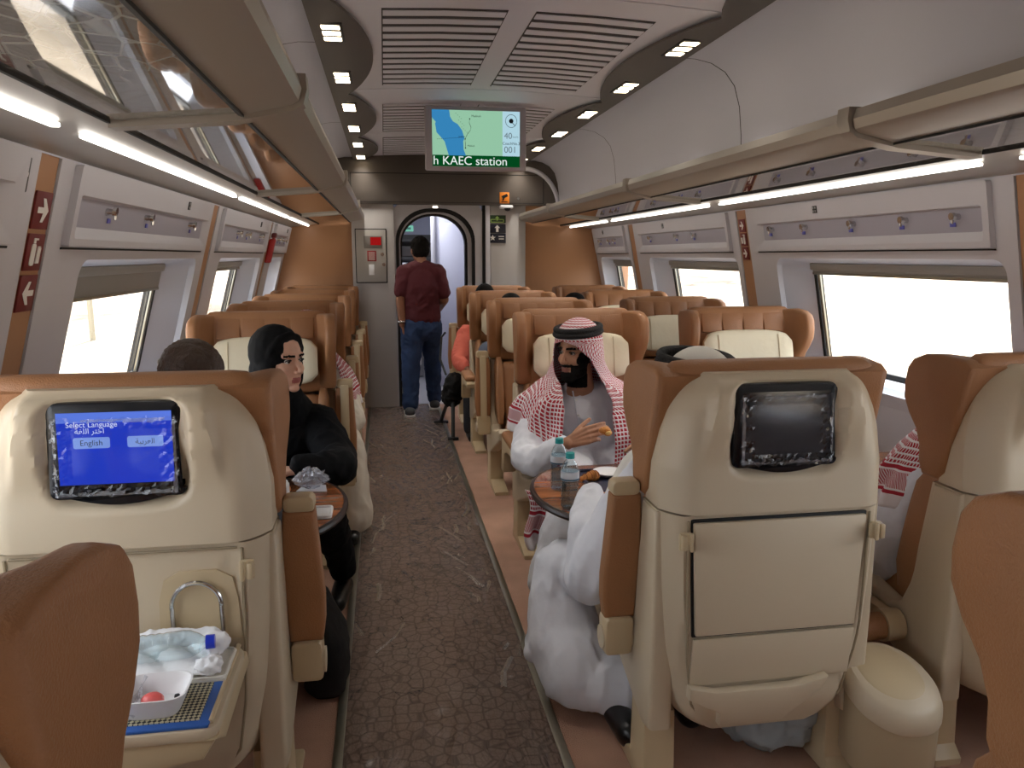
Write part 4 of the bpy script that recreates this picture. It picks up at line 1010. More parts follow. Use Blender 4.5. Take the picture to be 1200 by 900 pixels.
# ---- checked headscarf cloth
def scarf_mat(name, red=(176, 36, 54), border=True):
    if name in MATS: return MATS[name]
    m = mat(name, (236, 230, 230), .85); nt = m.node_tree; N = nt.nodes.new; L = nt.links.new; b = nt.nodes['Principled BSDF']
    uv = N('ShaderNodeUVMap'); uv.uv_map = 'cloth'; sp = N('ShaderNodeSeparateXYZ'); L(uv.outputs[0], sp.inputs[0])
    def M_(op, a, bb=None):
        n_ = N('ShaderNodeMath'); n_.operation = op
        for i, q in enumerate((a, bb)):
            if q is None: continue
            if isinstance(q, (int, float)): n_.inputs[i].default_value = q
            else: L(q, n_.inputs[i])
        return n_.outputs[0]
    fu = M_('FRACT', M_('MULTIPLY', sp.outputs[0], 1/.016)); fv = M_('FRACT', M_('MULTIPLY', sp.outputs[1], 1/.018))
    sq = M_('MULTIPLY', M_('GREATER_THAN', fu, .26), M_('GREATER_THAN', fv, .30))
    tri = M_('LESS_THAN', M_('ADD', fu, fv), 1.62); check = M_('MULTIPLY', sq, M_('MAXIMUM', tri, 0.55))
    v = sp.outputs[1]
    body = M_('GREATER_THAN', v, .135)
    fine = M_('MULTIPLY', M_('GREATER_THAN', M_('FRACT', M_('MULTIPLY', M_('ADD', sp.outputs[0], v), 1/.009)), .35), .85)
    st1 = M_('MULTIPLY', M_('GREATER_THAN', v, .045), M_('LESS_THAN', v, .056)); st2 = M_('MULTIPLY', M_('GREATER_THAN', v, .118), M_('LESS_THAN', v, .130))
    band = M_('MULTIPLY', M_('MULTIPLY', M_('GREATER_THAN', v, .062), M_('LESS_THAN', v, .112)), fine)
    red_ = M_('MINIMUM', M_('ADD', M_('ADD', M_('MULTIPLY', body, check), band), M_('ADD', st1, st2)), 1.0)
    mx = N('ShaderNodeMix'); mx.data_type = 'RGBA'; mx.inputs[6].default_value = (*lin((234, 228, 230)), 1); mx.inputs[7].default_value = (*lin(red), 1)
    L(red_, mx.inputs[0]); L(mx.outputs[2], b.inputs['Base Color']); return m
def cloth_obj(name, P, nu, nv, uvf, m, parent, thick=.004):
    vs = [P(i/nu, j/nv) for j in range(nv+1) for i in range(nu+1)]
    fs = [(j*(nu+1)+i, j*(nu+1)+i+1, (j+1)*(nu+1)+i+1, (j+1)*(nu+1)+i) for j in range(nv) for i in range(nu)]
    me = bpy.data.meshes.new(name); me.from_pydata([tuple(p) for p in vs], [], fs)
    ul = me.uv_layers.new(name='cloth'); uvs = [uvf(i/nu, j/nv) for j in range(nv+1) for i in range(nu+1)]
    for lp in me.loops: ul.data[lp.index].uv = uvs[lp.vertex_index]
    me.materials.append(m)
    for p in me.polygons: p.use_smooth = True
    me.update(); o = link(name, me, parent)
    if parent: o.location = -Vector(parent.location)
    if thick: s_ = o.modifiers.new('thickness', 'SOLIDIFY'); s_.thickness = thick; s_.offset = 0
    return o
def ghutra(root, hc, yaw_h, yaw_b, m, prof, amax, hem, tilt=0, lean=(0, 0), name='headscarf', nu=84, nv=64, foldk=1.0):
    """prof: (drop below crown, rx, ry, forward shift); amax(s, side): edge angle; hem(angle in degrees): drop of the hem"""
    T0 = .24
    dmax = max(hem(a) for a in range(-180, 181, 10))
    def P(u, v):
        side = u*2-1
        if v <= T0:
            ph = v/T0*PI/2*.96; rr = math.sin(ph); drop = .11*(1-math.cos(ph)); am = 180
        else:
            k = (v-T0)/(1-T0); am = amax(k, 1 if side > 0 else -1); drop = None
        a = math.radians(side*am)
        if drop is None:
            hd = hem(math.degrees(a)); drop = .107+(hd-.107)*k; rr = 1
        rx = lerp([(p[0], p[1]) for p in prof], drop)*rr; ry = lerp([(p[0], p[2]) for p in prof], drop)*rr; fw = lerp([(p[0], p[3]) for p in prof], drop)
        kf = sm(.14, .42, drop)*foldk
        w = 1+kf*(.055*math.sin(9*a+2.2*drop*6)+.035*math.sin(17*a+1.3+drop*9))
        x = rx*math.sin(a)*w; y = -ry*math.cos(a)*w+fw
        yw = yaw_h+(yaw_b-yaw_h)*sm(.12, .34, drop)
        p = Rz(yw) @ Vector((x, y, 0)); s2 = sm(.1, .5, drop)
        return Vector((hc[0]+p.x+lean[0]*s2, hc[1]+p.y+lean[1]*s2, hc[2]+.158-drop+tilt*y*(1-s2)))
    def uvf(u, v):
        side = u*2-1; a = side*PI
        if v <= T0: return (a*.10*max(.35, math.sin(v/T0*PI/2)), .7-.17*v/T0)
        k = (v-T0)/(1-T0); am = amax(k, 1 if side > 0 else -1); hd = hem(side*am); return (math.radians(side*am)*(.12+.15*sm(.1, .45, k)), (hd-.112)*(1-k))
    return cloth_obj(name, P, nu, nv, uvf, m, root)
def agal(root, c, yaw, rx, ry, tiltx=.10, r=.0125):
    for i in (0, 1):
        mb = MB(); pts = []
        for k in range(40):
            a = 2*PI*k/40; q = Rz(yaw) @ Vector((rx*math.cos(a)*(1-.03*i), ry*math.sin(a)*(1-.03*i), 0)); y = ry*math.sin(a)
            pts.append((c[0]+q.x, c[1]+q.y, c[2]+i*.020-tiltx*y))
        mb.tube(pts, r, 10, closed=True); child('head_rope', mb, mat('black_cord', (16, 15, 17), .8, bump=.6, bscale=160), root)
SCARF = scarf_mat('red_checked_scarf')

# ---------------------------------------------------------------- bearded man eating at the right table
root = person('bearded man in white robe and red checked headscarf holding a pastry', (.93, 3.45, 0))
yawB = math.radians(128)
hc = Vector((.862, 3.40, 1.045))
MH = Matrix.Translation(hc) @ Rz(yawB) @ Matrix.Rotation(math.radians(-3), 4, 'X')
P = Parts(); SB = head_parts(P, MH, beard=True)
P.chain([((.875, 3.42, .90), .055), ((.91, 3.50, .78), .10), ((.95, 3.52, .58), .12)])
P.chain([((.74, 3.47, .78), .05), ((.625, 3.31, .60), .042), ((.62, 3.21, .585), .038), ((.735, 3.035, .712), .027)])
P.chain([((1.10, 3.47, .78), .05), ((1.19, 3.34, .60), .042), ((1.10, 3.08, .705), .027)])
hand_parts(P, (.738, 3.03, .716), (.88, -.18, .36), (-.30, -.9, .38), thumb=-1, curl=(.28, .36, .46, .58), sc=1.06, tc=.30, ts=.36)
hand_parts(P, (1.10, 3.07, .705), (-.5, -.85, -.1), (0, 0, 1), thumb=1, curl=(.3, .3, .3, .3))
blob('body', P, [SKIN1, HAIRB, LIPM], root, .0036, 3, classify=head_class(SB, True, True), post=socket_fix(SB))
eyes(root, SB, (.15, 1, -.05))
P = Parts()
P.chain([((.885, 3.45, .872), .062), ((.90, 3.49, .80), .12)]); P.chain([((.80, 3.50, .78), .085), ((1.06, 3.50, .78), .085)])
P.chain([((.93, 3.50, .74), .16), ((.95, 3.52, .58), .165), ((.95, 3.50, .47), .17)], fx=1.15, ref=(1, 0, 0))
P.chain([((.745, 3.47, .775), .082), ((.64, 3.36, .665), .078), ((.612, 3.27, .598), .076), ((.632, 3.20, .592), .066), ((.715, 3.06, .69), .043)])
P.chain([((1.10, 3.47, .775), .08), ((1.185, 3.34, .60), .072), ((1.12, 3.12, .69), .045)])
P.chain([((.85, 3.42, .50), .11), ((.80, 3.08, .50), .095), ((.72, 3.03, .30), .10), ((.69, 3.02, .12), .12)]); P.chain([((1.05, 3.42, .50), .11), ((1.10, 3.06, .50), .09), ((1.10, 3.02, .10), .10)])
blob('robe', P, THOBE, root, .0075, 5, fold=(.007, (10, 10, 7)), post=lambda p: Vector((p.x, p.y, max(p.z, .035))))
mb = MB()
mb.tube([(.84+.004*i, 3.388-.012*i, .868-.035*i) for i in range(7)], .0035, 6); child('placket', mb, mat('cotton_shade', (206, 208, 218), .8), root)
for i in (1, 3, 5): mb = MB(); mb.cyl((.846+.004*i, 3.378-.012*i, .866-.035*i), (.846+.004*i, 3.368-.012*i, .866-.035*i), .006, n=10); child('button', mb, WHITE, root)
for x in (.72, 1.10):
    P = Parts(); P.ell((x, 3.0, .045), (.048, .12, .045)); blob('shoe', P, SHOE, root, .007, 2)
agal(root, (hc.x+.004, hc.y+.006, hc.z+.092), yawB, .098, .113, .10, .0135)
prof = [(0, .10, .114, -.010), (.11, .104, .118, -.010), (.20, .118, .122, -.006), (.27, .150, .145, .0), (.31, .21, .185, .01), (.36, .275, .225, .02), (.42, .315, .255, .02), (.52, .33, .268, .03), (.66, .335, .27, .04), (.84, .33, .27, .05)]
def amaxB(k, sd):
    # sd>0: image left
    return lerp([(0, 150), (.05, 138), (.12, 126), (.2, 130), (.32, 152), (.5, 160), (1, 158)], k) if sd > 0 else lerp([(0, 150), (.05, 134), (.12, 120), (.2, 128), (.3, 150), (.45, 160), (1, 163)], k)
def hemB(a):
    return lerp([(-180, .80), (-140, .80), (-110, .66), (-80, .56), (-40, .50), (0, .49), (50, .49), (85, .52), (115, .56), (145, .68), (180, .68)], a)
ghutra(root, hc, yawB, math.radians(172), SCARF, prof, amaxB, hemB, lean=(.045, .07))
# end of the scarf hanging beside the seat under the table
def tailP(u, v):
    return Vector((.565+.10*u+.018*math.sin(v*6)+.02*v, 3.10+.06*u-.03*math.sin(u*9)*v, .50-.27*v-.05*u*(1-v)))
cloth_obj('scarf_end', tailP, 14, 18, lambda u, v: (u*.16, (1-v)*.20), SCARF, root)

# ---------------------------------------------------------------- woman in black
root = person('woman in black hijab and abaya looking sideways over the left table', (-.43, 3.45, 0))
yawA = math.radians(228)
hc = Vector((-.425, 3.20, 1.06)); MH = Matrix.Translation(hc) @ Rz(yawA) @ Matrix.Rotation(math.radians(-2), 4, 'X') @ Matrix.Scale(1.12, 4)
P = Parts(); SA = head_parts(P, MH, female=True, ears=False)
P.chain([((-.43, 3.24, .90), .045), ((-.43, 3.34, .76), .09), ((-.43, 3.40, .56), .10)])
P.chain([((-.28, 3.32, .76), .045), ((-.20, 3.14, .62), .036), ((-.20, 3.02, .64), .034), ((-.34, 2.90, .685), .026)])
P.chain([((-.58, 3.32, .76), .045), ((-.64, 3.12, .62), .036), ((-.50, 2.92, .685), .026)])
hand_parts(P, (-.35, 2.90, .682), (-.95, -.2, 0), (0, -.2, 1), thumb=1, curl=(.2, .2, .25, .3), sc=.92)
hand_parts(P, (-.50, 2.92, .682), (.6, -.7, 0), (0, -.2, 1), thumb=-1, curl=(.2, .2, .25, .3), sc=.92)
blob('body', P, [SKIN2, HAIRB, LIP], root, .0036, 3, classify=head_class(SA, False, False), post=socket_fix(SA))
eyes(root, SA, (-.25, 1, .0))
P = Parts(); S2 = SA
P.ell((0, -.030, .034), (.100, .108, .110), S2); P.ell((0, -.045, -.045), (.096, .084, .10), S2); P.ell((0, -.02, -.125), (.068, .072, .05), S2)
for i in range(9):      # rolled edge framing the face
    a = -2.35+4.7*i/8; b = -2.35+4.7*(i+1)/8
    f_ = lambda q: (math.sin(q)*.079, .026+.030*math.cos(q)-.012*(1-math.cos(q)), .012+math.cos(q)*(.096 if abs(q) < 1.6 else .120))
    if i < 8: P.cap(f_(a), .0135, f_(b), .0135, S2, n=10)
P.chain([((-.43, 3.26, .89), .085), ((-.43, 3.32, .82), .12)])
[P.ell((s_*.070, -.004, -.040), (.026, .048, .085), S2) for s_ in (-1, 1)]
blob('hijab', P, ABAYA, root, .005, 4, fold=(.0018, (16, 16, 8)))
P = Parts()
P.chain([((-.32, 3.34, .765), .085), ((-.54, 3.34, .765), .085)]); P.chain([((-.43, 3.36, .72), .145), ((-.43, 3.42, .50), .16)], fx=1.15, ref=(1, 0, 0)); P.cap((-.43, 3.30, .85), .07, (-.43, 3.33, .80), .11)
P.chain([((-.29, 3.32, .765), .082), ((-.215, 3.16, .645), .082), ((-.20, 3.04, .65), .072), ((-.33, 2.915, .69), .048)])
P.chain([((-.58, 3.32, .76), .075), ((-.64, 3.12, .62), .065), ((-.51, 2.93, .685), .045)])
P.chain([((-.36, 3.36, .50), .11), ((-.28, 3.08, .49), .085), ((-.23, 3.22, .25), .065), ((-.215, 3.26, .13), .052)]); P.chain([((-.50, 3.36, .50), .11), ((-.50, 3.04, .49), .09), ((-.50, 3.06, .12), .09)])
blob('abaya', P, ABAYA, root, .007, 4, fold=(.006, (12, 12, 9)))
for x, y, r in ((-.215, 3.20, .25), (-.48, 3.0, .1)):
    P = Parts(); P.cap((x, y+.09, .045), .042, (x-.02, y-.09, .036), .036, fx=1.05, ref=(1, 0, 0)); blob('shoe', P, SHOE, root, .006, 2, post=lambda p: Vector((p.x, p.y, max(p.z, .004))))

# ---------------------------------------------------------------- man in white seated in the dark-screen seat
root = person('man in white robe and white headscarf seated in the dark-screen seat', (.95, 2.1, 0))
hc = Vector((.905, 2.13, 1.06)); MH = Matrix.Translation(hc) @ Rz(math.radians(12))
P = Parts(); SCm = head_parts(P, MH, beard=True)
P.chain([((.91, 2.10, .93), .055), ((.94, 2.08, .78), .09), ((.95, 2.12, .55), .10)])
P.chain([((.75, 2.10, .80), .05), ((.625, 2.19, .54), .04), ((.622, 2.235, .64), .035), ((.655, 2.40, .69), .028)]); P.chain([((1.13, 2.10, .80), .05), ((1.22, 2.19, .62), .04), ((1.10, 2.44, .69), .028)])
hand_parts(P, (.657, 2.40, .690), (.25, .9, -.12), (-.1, -.1, 1), thumb=1, curl=(.4, .45, .5, .55))
hand_parts(P, (1.10, 2.44, .685), (-.4, .9, 0), (0, 0, 1), thumb=-1, curl=(.3, .3, .3, .3))
blob('body', P, [SKIN1, HAIRB, LIPM], root, .0045, 3, classify=head_class(SCm, True, True))
P = Parts()
P.chain([((.77, 2.10, .80), .09), ((1.12, 2.10, .80), .09)]); P.chain([((.95, 2.10, .76), .135), ((.95, 2.11, .55), .14)], fx=1.25, ref=(1, 0, 0))
P.chain([((.748, 2.09, .79), .098), ((.69, 2.12, .66), .108), ((.635, 2.16, .535), .100), ((.614, 2.19, .50), .084), ((.622, 2.235, .63), .070), ((.648, 2.38, .692), .046)])
P.chain([((1.13, 2.10, .79), .085), ((1.22, 2.18, .63), .072), ((1.11, 2.41, .70), .046)])
P.chain([((.86, 2.10, .48), .12), ((.72, 2.32, .46), .112), ((.588, 2.47, .405), .098), ((.570, 2.44, .30), .105), ((.575, 2.38, .19), .125), ((.60, 2.30, .12), .125)])
P.chain([((.57, 2.45, .20), .07), ((.50, 2.42, .17), .05), ((.465, 2.39, .15), .028)]); P.cap((.62, 2.27, .10), .10, (.74, 2.20, .11), .09)
P.chain([((1.05, 2.10, .48), .12), ((1.10, 2.50, .47), .10), ((1.10, 2.48, .10), .11)])
blob('robe', P, THOBE, root, .0075, 5, fold=(.008, (11, 8, 3.5)), post=lambda p: Vector((p.x, p.y, max(p.z, .035+.15*max(0, .60-p.x)))))
for x, y in ((.70, 2.13), (.92, 2.2)):
    P = Parts(); P.cap((x, y-.09, .05), .045, (x-.01, y+.10, .042), .042); blob('shoe', P, SHOE, root, .006, 2, post=lambda p: Vector((p.x, p.y, max(p.z, .004))))
WSC = mat('white_scarf', (232, 228, 218), .8, bump=.2, bscale=20)
ghutra(root, hc, math.radians(12), 0, WSC, [(0, .10, .112, -.012), (.11, .104, .116, -.012), (.17, .112, .118, -.01), (.26, .13, .115, 0), (.34, .20, .12, .02), (.45, .25, .13, .03), (.6, .26, .14, .04)],
       lambda k, sd: lerp([(0, 150), (.1, 130), (.3, 125), (1, 140)], k), lambda a: .46, nu=48, nv=36)
agal(root, (hc.x-.01, hc.y-.01, hc.z+.105), math.radians(12), .101, .115, -.10, .014)

# ---------------------------------------------------------------- man by the right window
root = person('man in white robe with red checked scarf over his shoulder by the right window', (1.86, 2.15, 0))
hc = Vector((1.88, 2.20, .95)); MH = Matrix.Translation(hc)
P = Parts(); SD = head_parts(P, MH)
P.chain([((1.86, 2.15, .84), .055), ((1.86, 2.14, .74), .09), ((1.86, 2.16, .55), .1)]); P.chain([((1.72, 2.15, .74), .05), ((1.655, 2.26, .46), .04), ((1.66, 2.48, .62), .03)])
hand_parts(P, (1.66, 2.48, .66), (.2, .95, 0), (0, 0, 1), thumb=1)
blob('body', P, [SKIN1, HAIRB, LIPM], root, .0055, 3, classify=head_class(SD))
P = Parts(); P.chain([((1.72, 2.15, .75), .085), ((2.0, 2.15, .75), .08)]); P.chain([((1.86, 2.12, .70), .13), ((1.86, 2.12, .50), .135)], fx=1.25, ref=(1, 0, 0))
P.chain([((1.70, 2.15, .735), .085), ((1.665, 2.20, .60), .095), ((1.655, 2.25, .48), .09), ((1.66, 2.44, .61), .06)]); P.chain([((1.80, 2.2, .48), .11), ((1.74, 2.58, .47), .09), ((1.74, 2.56, .10), .09)]); P.chain([((1.95, 2.2, .48), .11), ((1.98, 2.58, .47), .09), ((1.98, 2.56, .10), .09)])
blob('robe', P, THOBE, root, .008, 5, fold=(.009, (10, 10, 6)))
ghutra(root, hc, 0, 0, SCARF, [(0, .10, .112, -.012), (.11, .104, .116, -.012), (.16, .115, .12, -.01), (.20, .15, .13, 0), (.25, .22, .14, .0), (.31, .27, .15, .01), (.38, .31, .16, .02), (.6, .325, .17, .03)],
       lambda k, sd: lerp([(0, 150), (.1, 130), (.3, 125), (1, 130)], k), lambda a: .43, nu=60, nv=44)
for x in (1.74, 1.98): P = Parts(); P.cap((x, 2.52, .05), .042, (x, 2.7, .04), .038); blob('shoe', P, SHOE, root, .007, 2)

# ---------------------------------------------------------------- brown-haired passenger in the blue-screen seat
root = person('passenger with short brown hair seated in the blue-screen seat', (-.53, 2.2, 0))
hc = Vector((-.53, 2.20, 1.125)); MH = Matrix.Translation(hc) @ Rz(.2)
P = Parts(); SE = head_parts(P, MH); P.chain([((-.53, 2.16, .98), .05), ((-.54, 2.12, .80), .10), ((-.55, 2.14, .55), .11)])
for s in (-1, 1): P.chain([((-.54+s*.17, 2.13, .82), .05), ((-.54+s*.22, 2.24, .60), .04), ((-.54+s*.12, 2.42, .70), .028)]); hand_parts(P, (-.54+s*.12, 2.42, .705), (-s*.3, .9, 0), (0, 0, 1), thumb=-s)
blob('body', P, [SKIN2, HAIRBR, LIP], root, .0055, 3, classify=head_class(SE))
P = Parts(); P.ell((0, -.018, .045), (.084, .102, .088), SE); P.ell((0, -.04, 0), (.080, .075, .07), SE); blob('hair', P, HAIRBR, root, .005, 2, fold=(.004, (30, 30, 30)))
P = Parts(); P.chain([((-.70, 2.13, .82), .075), ((-.38, 2.13, .82), .075)]); P.chain([((-.54, 2.12, .76), .125), ((-.54, 2.12, .52), .13)], fx=1.25, ref=(1, 0, 0))
for s in (-1, 1): P.chain([((-.54+s*.17, 2.13, .81), .07), ((-.54+s*.21, 2.24, .61), .06), ((-.54+s*.13, 2.39, .69), .045)]); P.chain([((-.54+s*.09, 2.15, .5), .10), ((-.54+s*.09, 2.55, .50), .08), ((-.54+s*.09, 2.5, .12), .07)])
blob('clothes', P, mat('dark_grey_cloth', (60, 62, 70), .8), root, .008, 3)
for s in (-1, 1): P = Parts(); P.cap((-.54+s*.09, 2.47, .05), .04, (-.54+s*.09, 2.62, .04), .038); blob('shoe', P, SHOE, root, .007, 2)

# ---------------------------------------------------------------- man standing in the doorway
root = person('man in maroon t-shirt and blue jeans walking through the doorway', (.32, 7.2, 0))
hc = Vector((.325, 7.19, 1.525)); MH = Matrix.Translation(hc) @ Rz(.15) @ Matrix.Rotation(math.radians(-14), 4, 'X')
P = Parts(); SF = head_parts(P, MH)
P.chain([((.325, 7.16, 1.40), .05), ((.33, 7.14, 1.25), .085), ((.33, 7.14, 1.0), .085), ((.33, 7.15, .90), .085)])
P.chain([((.165, 7.14, 1.31), .055), ((.135, 7.12, 1.08), .043), ((.15, 7.09, .86), .03)]); P.chain([((.50, 7.14, 1.30), .055), ((.54, 7.16, 1.08), .043), ((.50, 7.34, .98), .03)])
hand_parts(P, (.15, 7.09, .865), (.1, .1, -1), (-1, 0, 0), thumb=1, curl=(.3, .35, .4, .45)); hand_parts(P, (.50, 7.34, .98), (-.2, 1, 0), (.9, 0, .3), thumb=-1)
P.chain([((.245, 7.14, .86), .075), ((.215, 7.12, .48), .055), ((.20, 7.08, .1), .045)]); P.chain([((.41, 7.16, .86), .075), ((.43, 7.32, .5), .055), ((.445, 7.42, .1), .045)])
blob('body', P, [SKIN3, HAIRB, LIPM], root, .0055, 3, classify=head_class(SF))
P = Parts(); P.ell((0, -.02, .046), (.083, .103, .086), SF); P.ell((0, -.045, -.005), (.078, .07, .075), SF); blob('hair', P, HAIRB, root, .006, 2, fold=(.004, (40, 40, 40)))
P = Parts(); P.chain([((.215, 7.14, 1.34), .072), ((.33, 7.14, 1.375), .075), ((.45, 7.14, 1.335), .072)]); P.chain([((.33, 7.14, 1.30), .100), ((.33, 7.135, 1.20), .112), ((.33, 7.14, 1.05), .108), ((.33, 7.15, .92), .118)], fx=1.48, ref=(1, 0, 0)); P.cap((.325, 7.155, 1.405), .058, (.33, 7.15, 1.30), .095)
P.chain([((.185, 7.14, 1.335), .075), ((.148, 7.125, 1.16), .066)]); P.chain([((.48, 7.14, 1.33), .075), ((.53, 7.15, 1.15), .066)])
blob('t_shirt', P, mat('maroon_cotton', (84, 24, 34), .8, bump=.3, bscale=18), root, .008, 4, fold=(.006, (9, 9, 9)), post=lambda p: Vector((p.x, p.y, max(p.z, .875))))
P = Parts(); P.cap((.33, 7.15, .90), .115, (.33, 7.15, .82), .12, fx=1.4, ref=(1, 0, 0))
P.chain([((.245, 7.15, .84), .112), ((.222, 7.13, .5), .086), ((.205, 7.10, .11), .07)]); P.chain([((.41, 7.17, .84), .105), ((.43, 7.31, .5), .08), ((.45, 7.42, .11), .066)])
blob('jeans', P, mat('blue_denim', (42, 64, 104), .85, var=.25, vscale=7), root, .008, 3, fold=(.006, (12, 12, 10)), post=lambda p: Vector((p.x, p.y, max(p.z, .07))))
for x, y in ((.20, 7.10), (.45, 7.42)):
    P = Parts(); P.cap((x, y-.05, .055), .05, (x, y+.14, .045), .042); s_ = blob('sneaker', P, mat('grey_sneaker', (70, 72, 78), .7), root, .007, 2, post=lambda p: Vector((p.x, p.y, max(p.z, .02))))
    mb = MB(); mb.prism(rrect(x-.05, x+.05, y-.10, y+.19, .045, 5), .006, .028, 'z', .004); child('sole', mb, WHITE, root)
mb = MB(); mb.tube([(.148+.036*math.cos(a), 7.092+.036*math.sin(a), .888) for a in [2*PI*i/16 for i in range(16)]], .010, 8, closed=True); child('wrist_watch', mb, CHROME, root)

# ---------------------------------------------------------------- person in coral shirt, far right aisle seat
root = person('person in coral long-sleeved shirt in the far aisle seat', (.80, 6.45, 0))
hc = Vector((.84, 6.52, 1.12)); MH = Matrix.Translation(hc) @ Rz(PI)
P = Parts(); SG_ = head_parts(P, MH); P.chain([((.83, 6.53, .97), .05), ((.80, 6.55, .80), .10), ((.82, 6.56, .55), .11)])
P.chain([((.66, 6.47, .83), .045), ((.58, 6.28, .62), .038), ((.64, 6.06, .575), .028)]); P.chain([((.97, 6.5, .82), .05), ((1.03, 6.32, .60), .04), ((.90, 6.12, .58), .028)])
hand_parts(P, (.64, 6.06, .578), (.5, -.8, -.1), (0, 0, 1), thumb=-1); hand_parts(P, (.90, 6.12, .58), (-.4, -.9, 0), (0, 0, 1), thumb=1)
blob('body', P, [SKIN3, HAIRB, LIPM], root, .006, 3, classify=head_class(SG_))
P = Parts(); P.ell((0, -.02, .046), (.083, .103, .086), SG_); P.ell((0, -.045, -.005), (.078, .07, .075), SG_); blob('hair', P, HAIRB, root, .007, 2)
P = Parts(); P.chain([((.68, 6.49, .83), .075), ((.96, 6.51, .82), .07)]); P.chain([((.81, 6.53, .76), .13), ((.82, 6.55, .52), .14)])
P.chain([((.67, 6.47, .83), .075), ((.605, 6.33, .68), .068), ((.585, 6.24, .62), .062), ((.625, 6.12, .59), .046)]); P.chain([((.97, 6.5, .81), .07), ((1.02, 6.33, .61), .06), ((.92, 6.16, .58), .045)])
blob('shirt', P, mat('coral_cotton', (204, 98, 80), .8, bump=.25, bscale=18), root, .008, 4, fold=(.007, (12, 12, 9)))
P = Parts(); P.chain([((.74, 6.5, .5), .10), ((.68, 6.12, .50), .08), ((.66, 6.08, .1), .06)]); P.chain([((.9, 6.5, .5), .10), ((.92, 6.12, .50), .08), ((.92, 6.08, .1), .06)]); blob('trousers', P, mat('dark_trousers', (34, 34, 40), .8), root, .01, 3)
for x in (.66, .92): P = Parts(); P.cap((x, 6.1, .045), .04, (x, 5.98, .038), .036); blob('shoe', P, SHOE, root, .008, 2)

# ---------------------------------------------------------------- passenger in cream robe behind the woman
root = person('passenger in cream robe and red checked scarf behind the woman in black', (-.42, 4.4, 0))
hc = Vector((-.43, 4.34, 1.03)); MH = Matrix.Translation(hc) @ Rz(PI)
P = Parts(); SH_ = head_parts(P, MH); P.chain([((-.42, 4.36, .90), .05), ((-.40, 4.40, .76), .10), ((-.42, 4.42, .55), .11)])
P.chain([((-.24, 4.36, .76), .045), ((-.19, 4.20, .58), .04), ((-.30, 4.02, .54), .028)]); hand_parts(P, (-.30, 4.02, .545), (-.5, -.8, 0), (0, 0, 1), thumb=1)
blob('body', P, [SKIN1, HAIRB, LIPM], root, .006, 3, classify=head_class(SH_))
P = Parts(); P.chain([((-.26, 4.37, .77), .08), ((-.55, 4.37, .77), .08)]); P.chain([((-.40, 4.39, .72), .14), ((-.42, 4.42, .50), .15)])
P.chain([((-.245, 4.36, .76), .075), ((-.195, 4.20, .59), .066), ((-.28, 4.04, .55), .046)])
P.chain([((-.32, 4.36, .50), .11), ((-.215, 4.05, .49), .085), ((-.20, 4.0, .28), .088), ((-.195, 3.98, .13), .10)]); P.chain([((-.50, 4.36, .50), .11), ((-.47, 4.13, .49), .085), ((-.45, 4.13, .12), .085)])
blob('robe', P, THOBEC, root, .008, 4, fold=(.007, (10, 10, 6)), post=lambda p: Vector((p.x, p.y, max(p.z, .04))))
ghutra(root, hc, PI, PI, SCARF, [(0, .10, .112, -.012), (.11, .104, .116, -.012), (.17, .112, .118, -.01), (.24, .15, .13, 0), (.32, .22, .15, .01), (.42, .265, .17, .02), (.6, .285, .19, .04)],
       lambda k, sd: lerp([(0, 150), (.1, 130), (.3, 122), (1, 140)], k), lambda a: lerp([(-180, .62), (-100, .54), (0, .46), (180, .5)], a), nu=60, nv=44)
for x, y in ((-.20, 3.98), (-.45, 4.14)): P = Parts(); P.cap((x, y, .045), .04, (x, y-.11, .038), .036); blob('shoe', P, SHOE, root, .008, 2)

# ---------------------------------------------------------------- far heads above the seats
for label, x, y, rz, hm in (('dark-haired passenger leaning between the far right seats', 1.355, 5.48, PI*.8, HAIRB), ('dark-haired passenger mostly hidden behind the tan aisle seats', .90, 5.50, PI, HAIRB)):
    root = person(label, (x, y, 0)); hc = Vector((x, y, 1.09)); MH = Matrix.Translation(hc) @ Rz(rz)
    P = Parts(); S_ = head_parts(P, MH); P.chain([((x, y+.03, .94), .05), ((x, y+.08, .78), .10), ((x, y+.1, .55), .11)])
    for s in (-1, 1): P.chain([((x+s*.17, y+.06, .79), .05), ((x+s*.2, y-.06, .58), .04), ((x+s*.1, y-.2, .55), .03)]); hand_parts(P, (x+s*.1, y-.2, .555), (-s*.4, -.9, 0), (0, 0, 1), thumb=s)
    blob('body', P, [SKIN3, hm, LIPM], root, .007, 2, classify=head_class(S_))
    P = Parts(); P.ell((0, -.02, .046), (.083, .103, .084), S_); P.ell((0, -.045, -.005), (.078, .07, .075), S_); blob('hair', P, hm, root, .007, 2)
    P = Parts(); P.chain([((x-.16, y+.06, .79), .075), ((x+.16, y+.06, .79), .075)]); P.chain([((x, y+.08, .74), .13), ((x, y+.1, .52), .14)])
    for s in (-1, 1): P.chain([((x+s*.17, y+.06, .78), .07), ((x+s*.2, y-.06, .59), .06), ((x+s*.11, y-.18, .56), .045)]); P.chain([((x+s*.09, y+.05, .5), .10), ((x+s*.09, y-.25, .50), .08), ((x+s*.09, y-.25, .06), .06)])
    blob('clothes', P, mat('grey_blue_cloth', (90, 98, 116), .8), root, .01, 3)
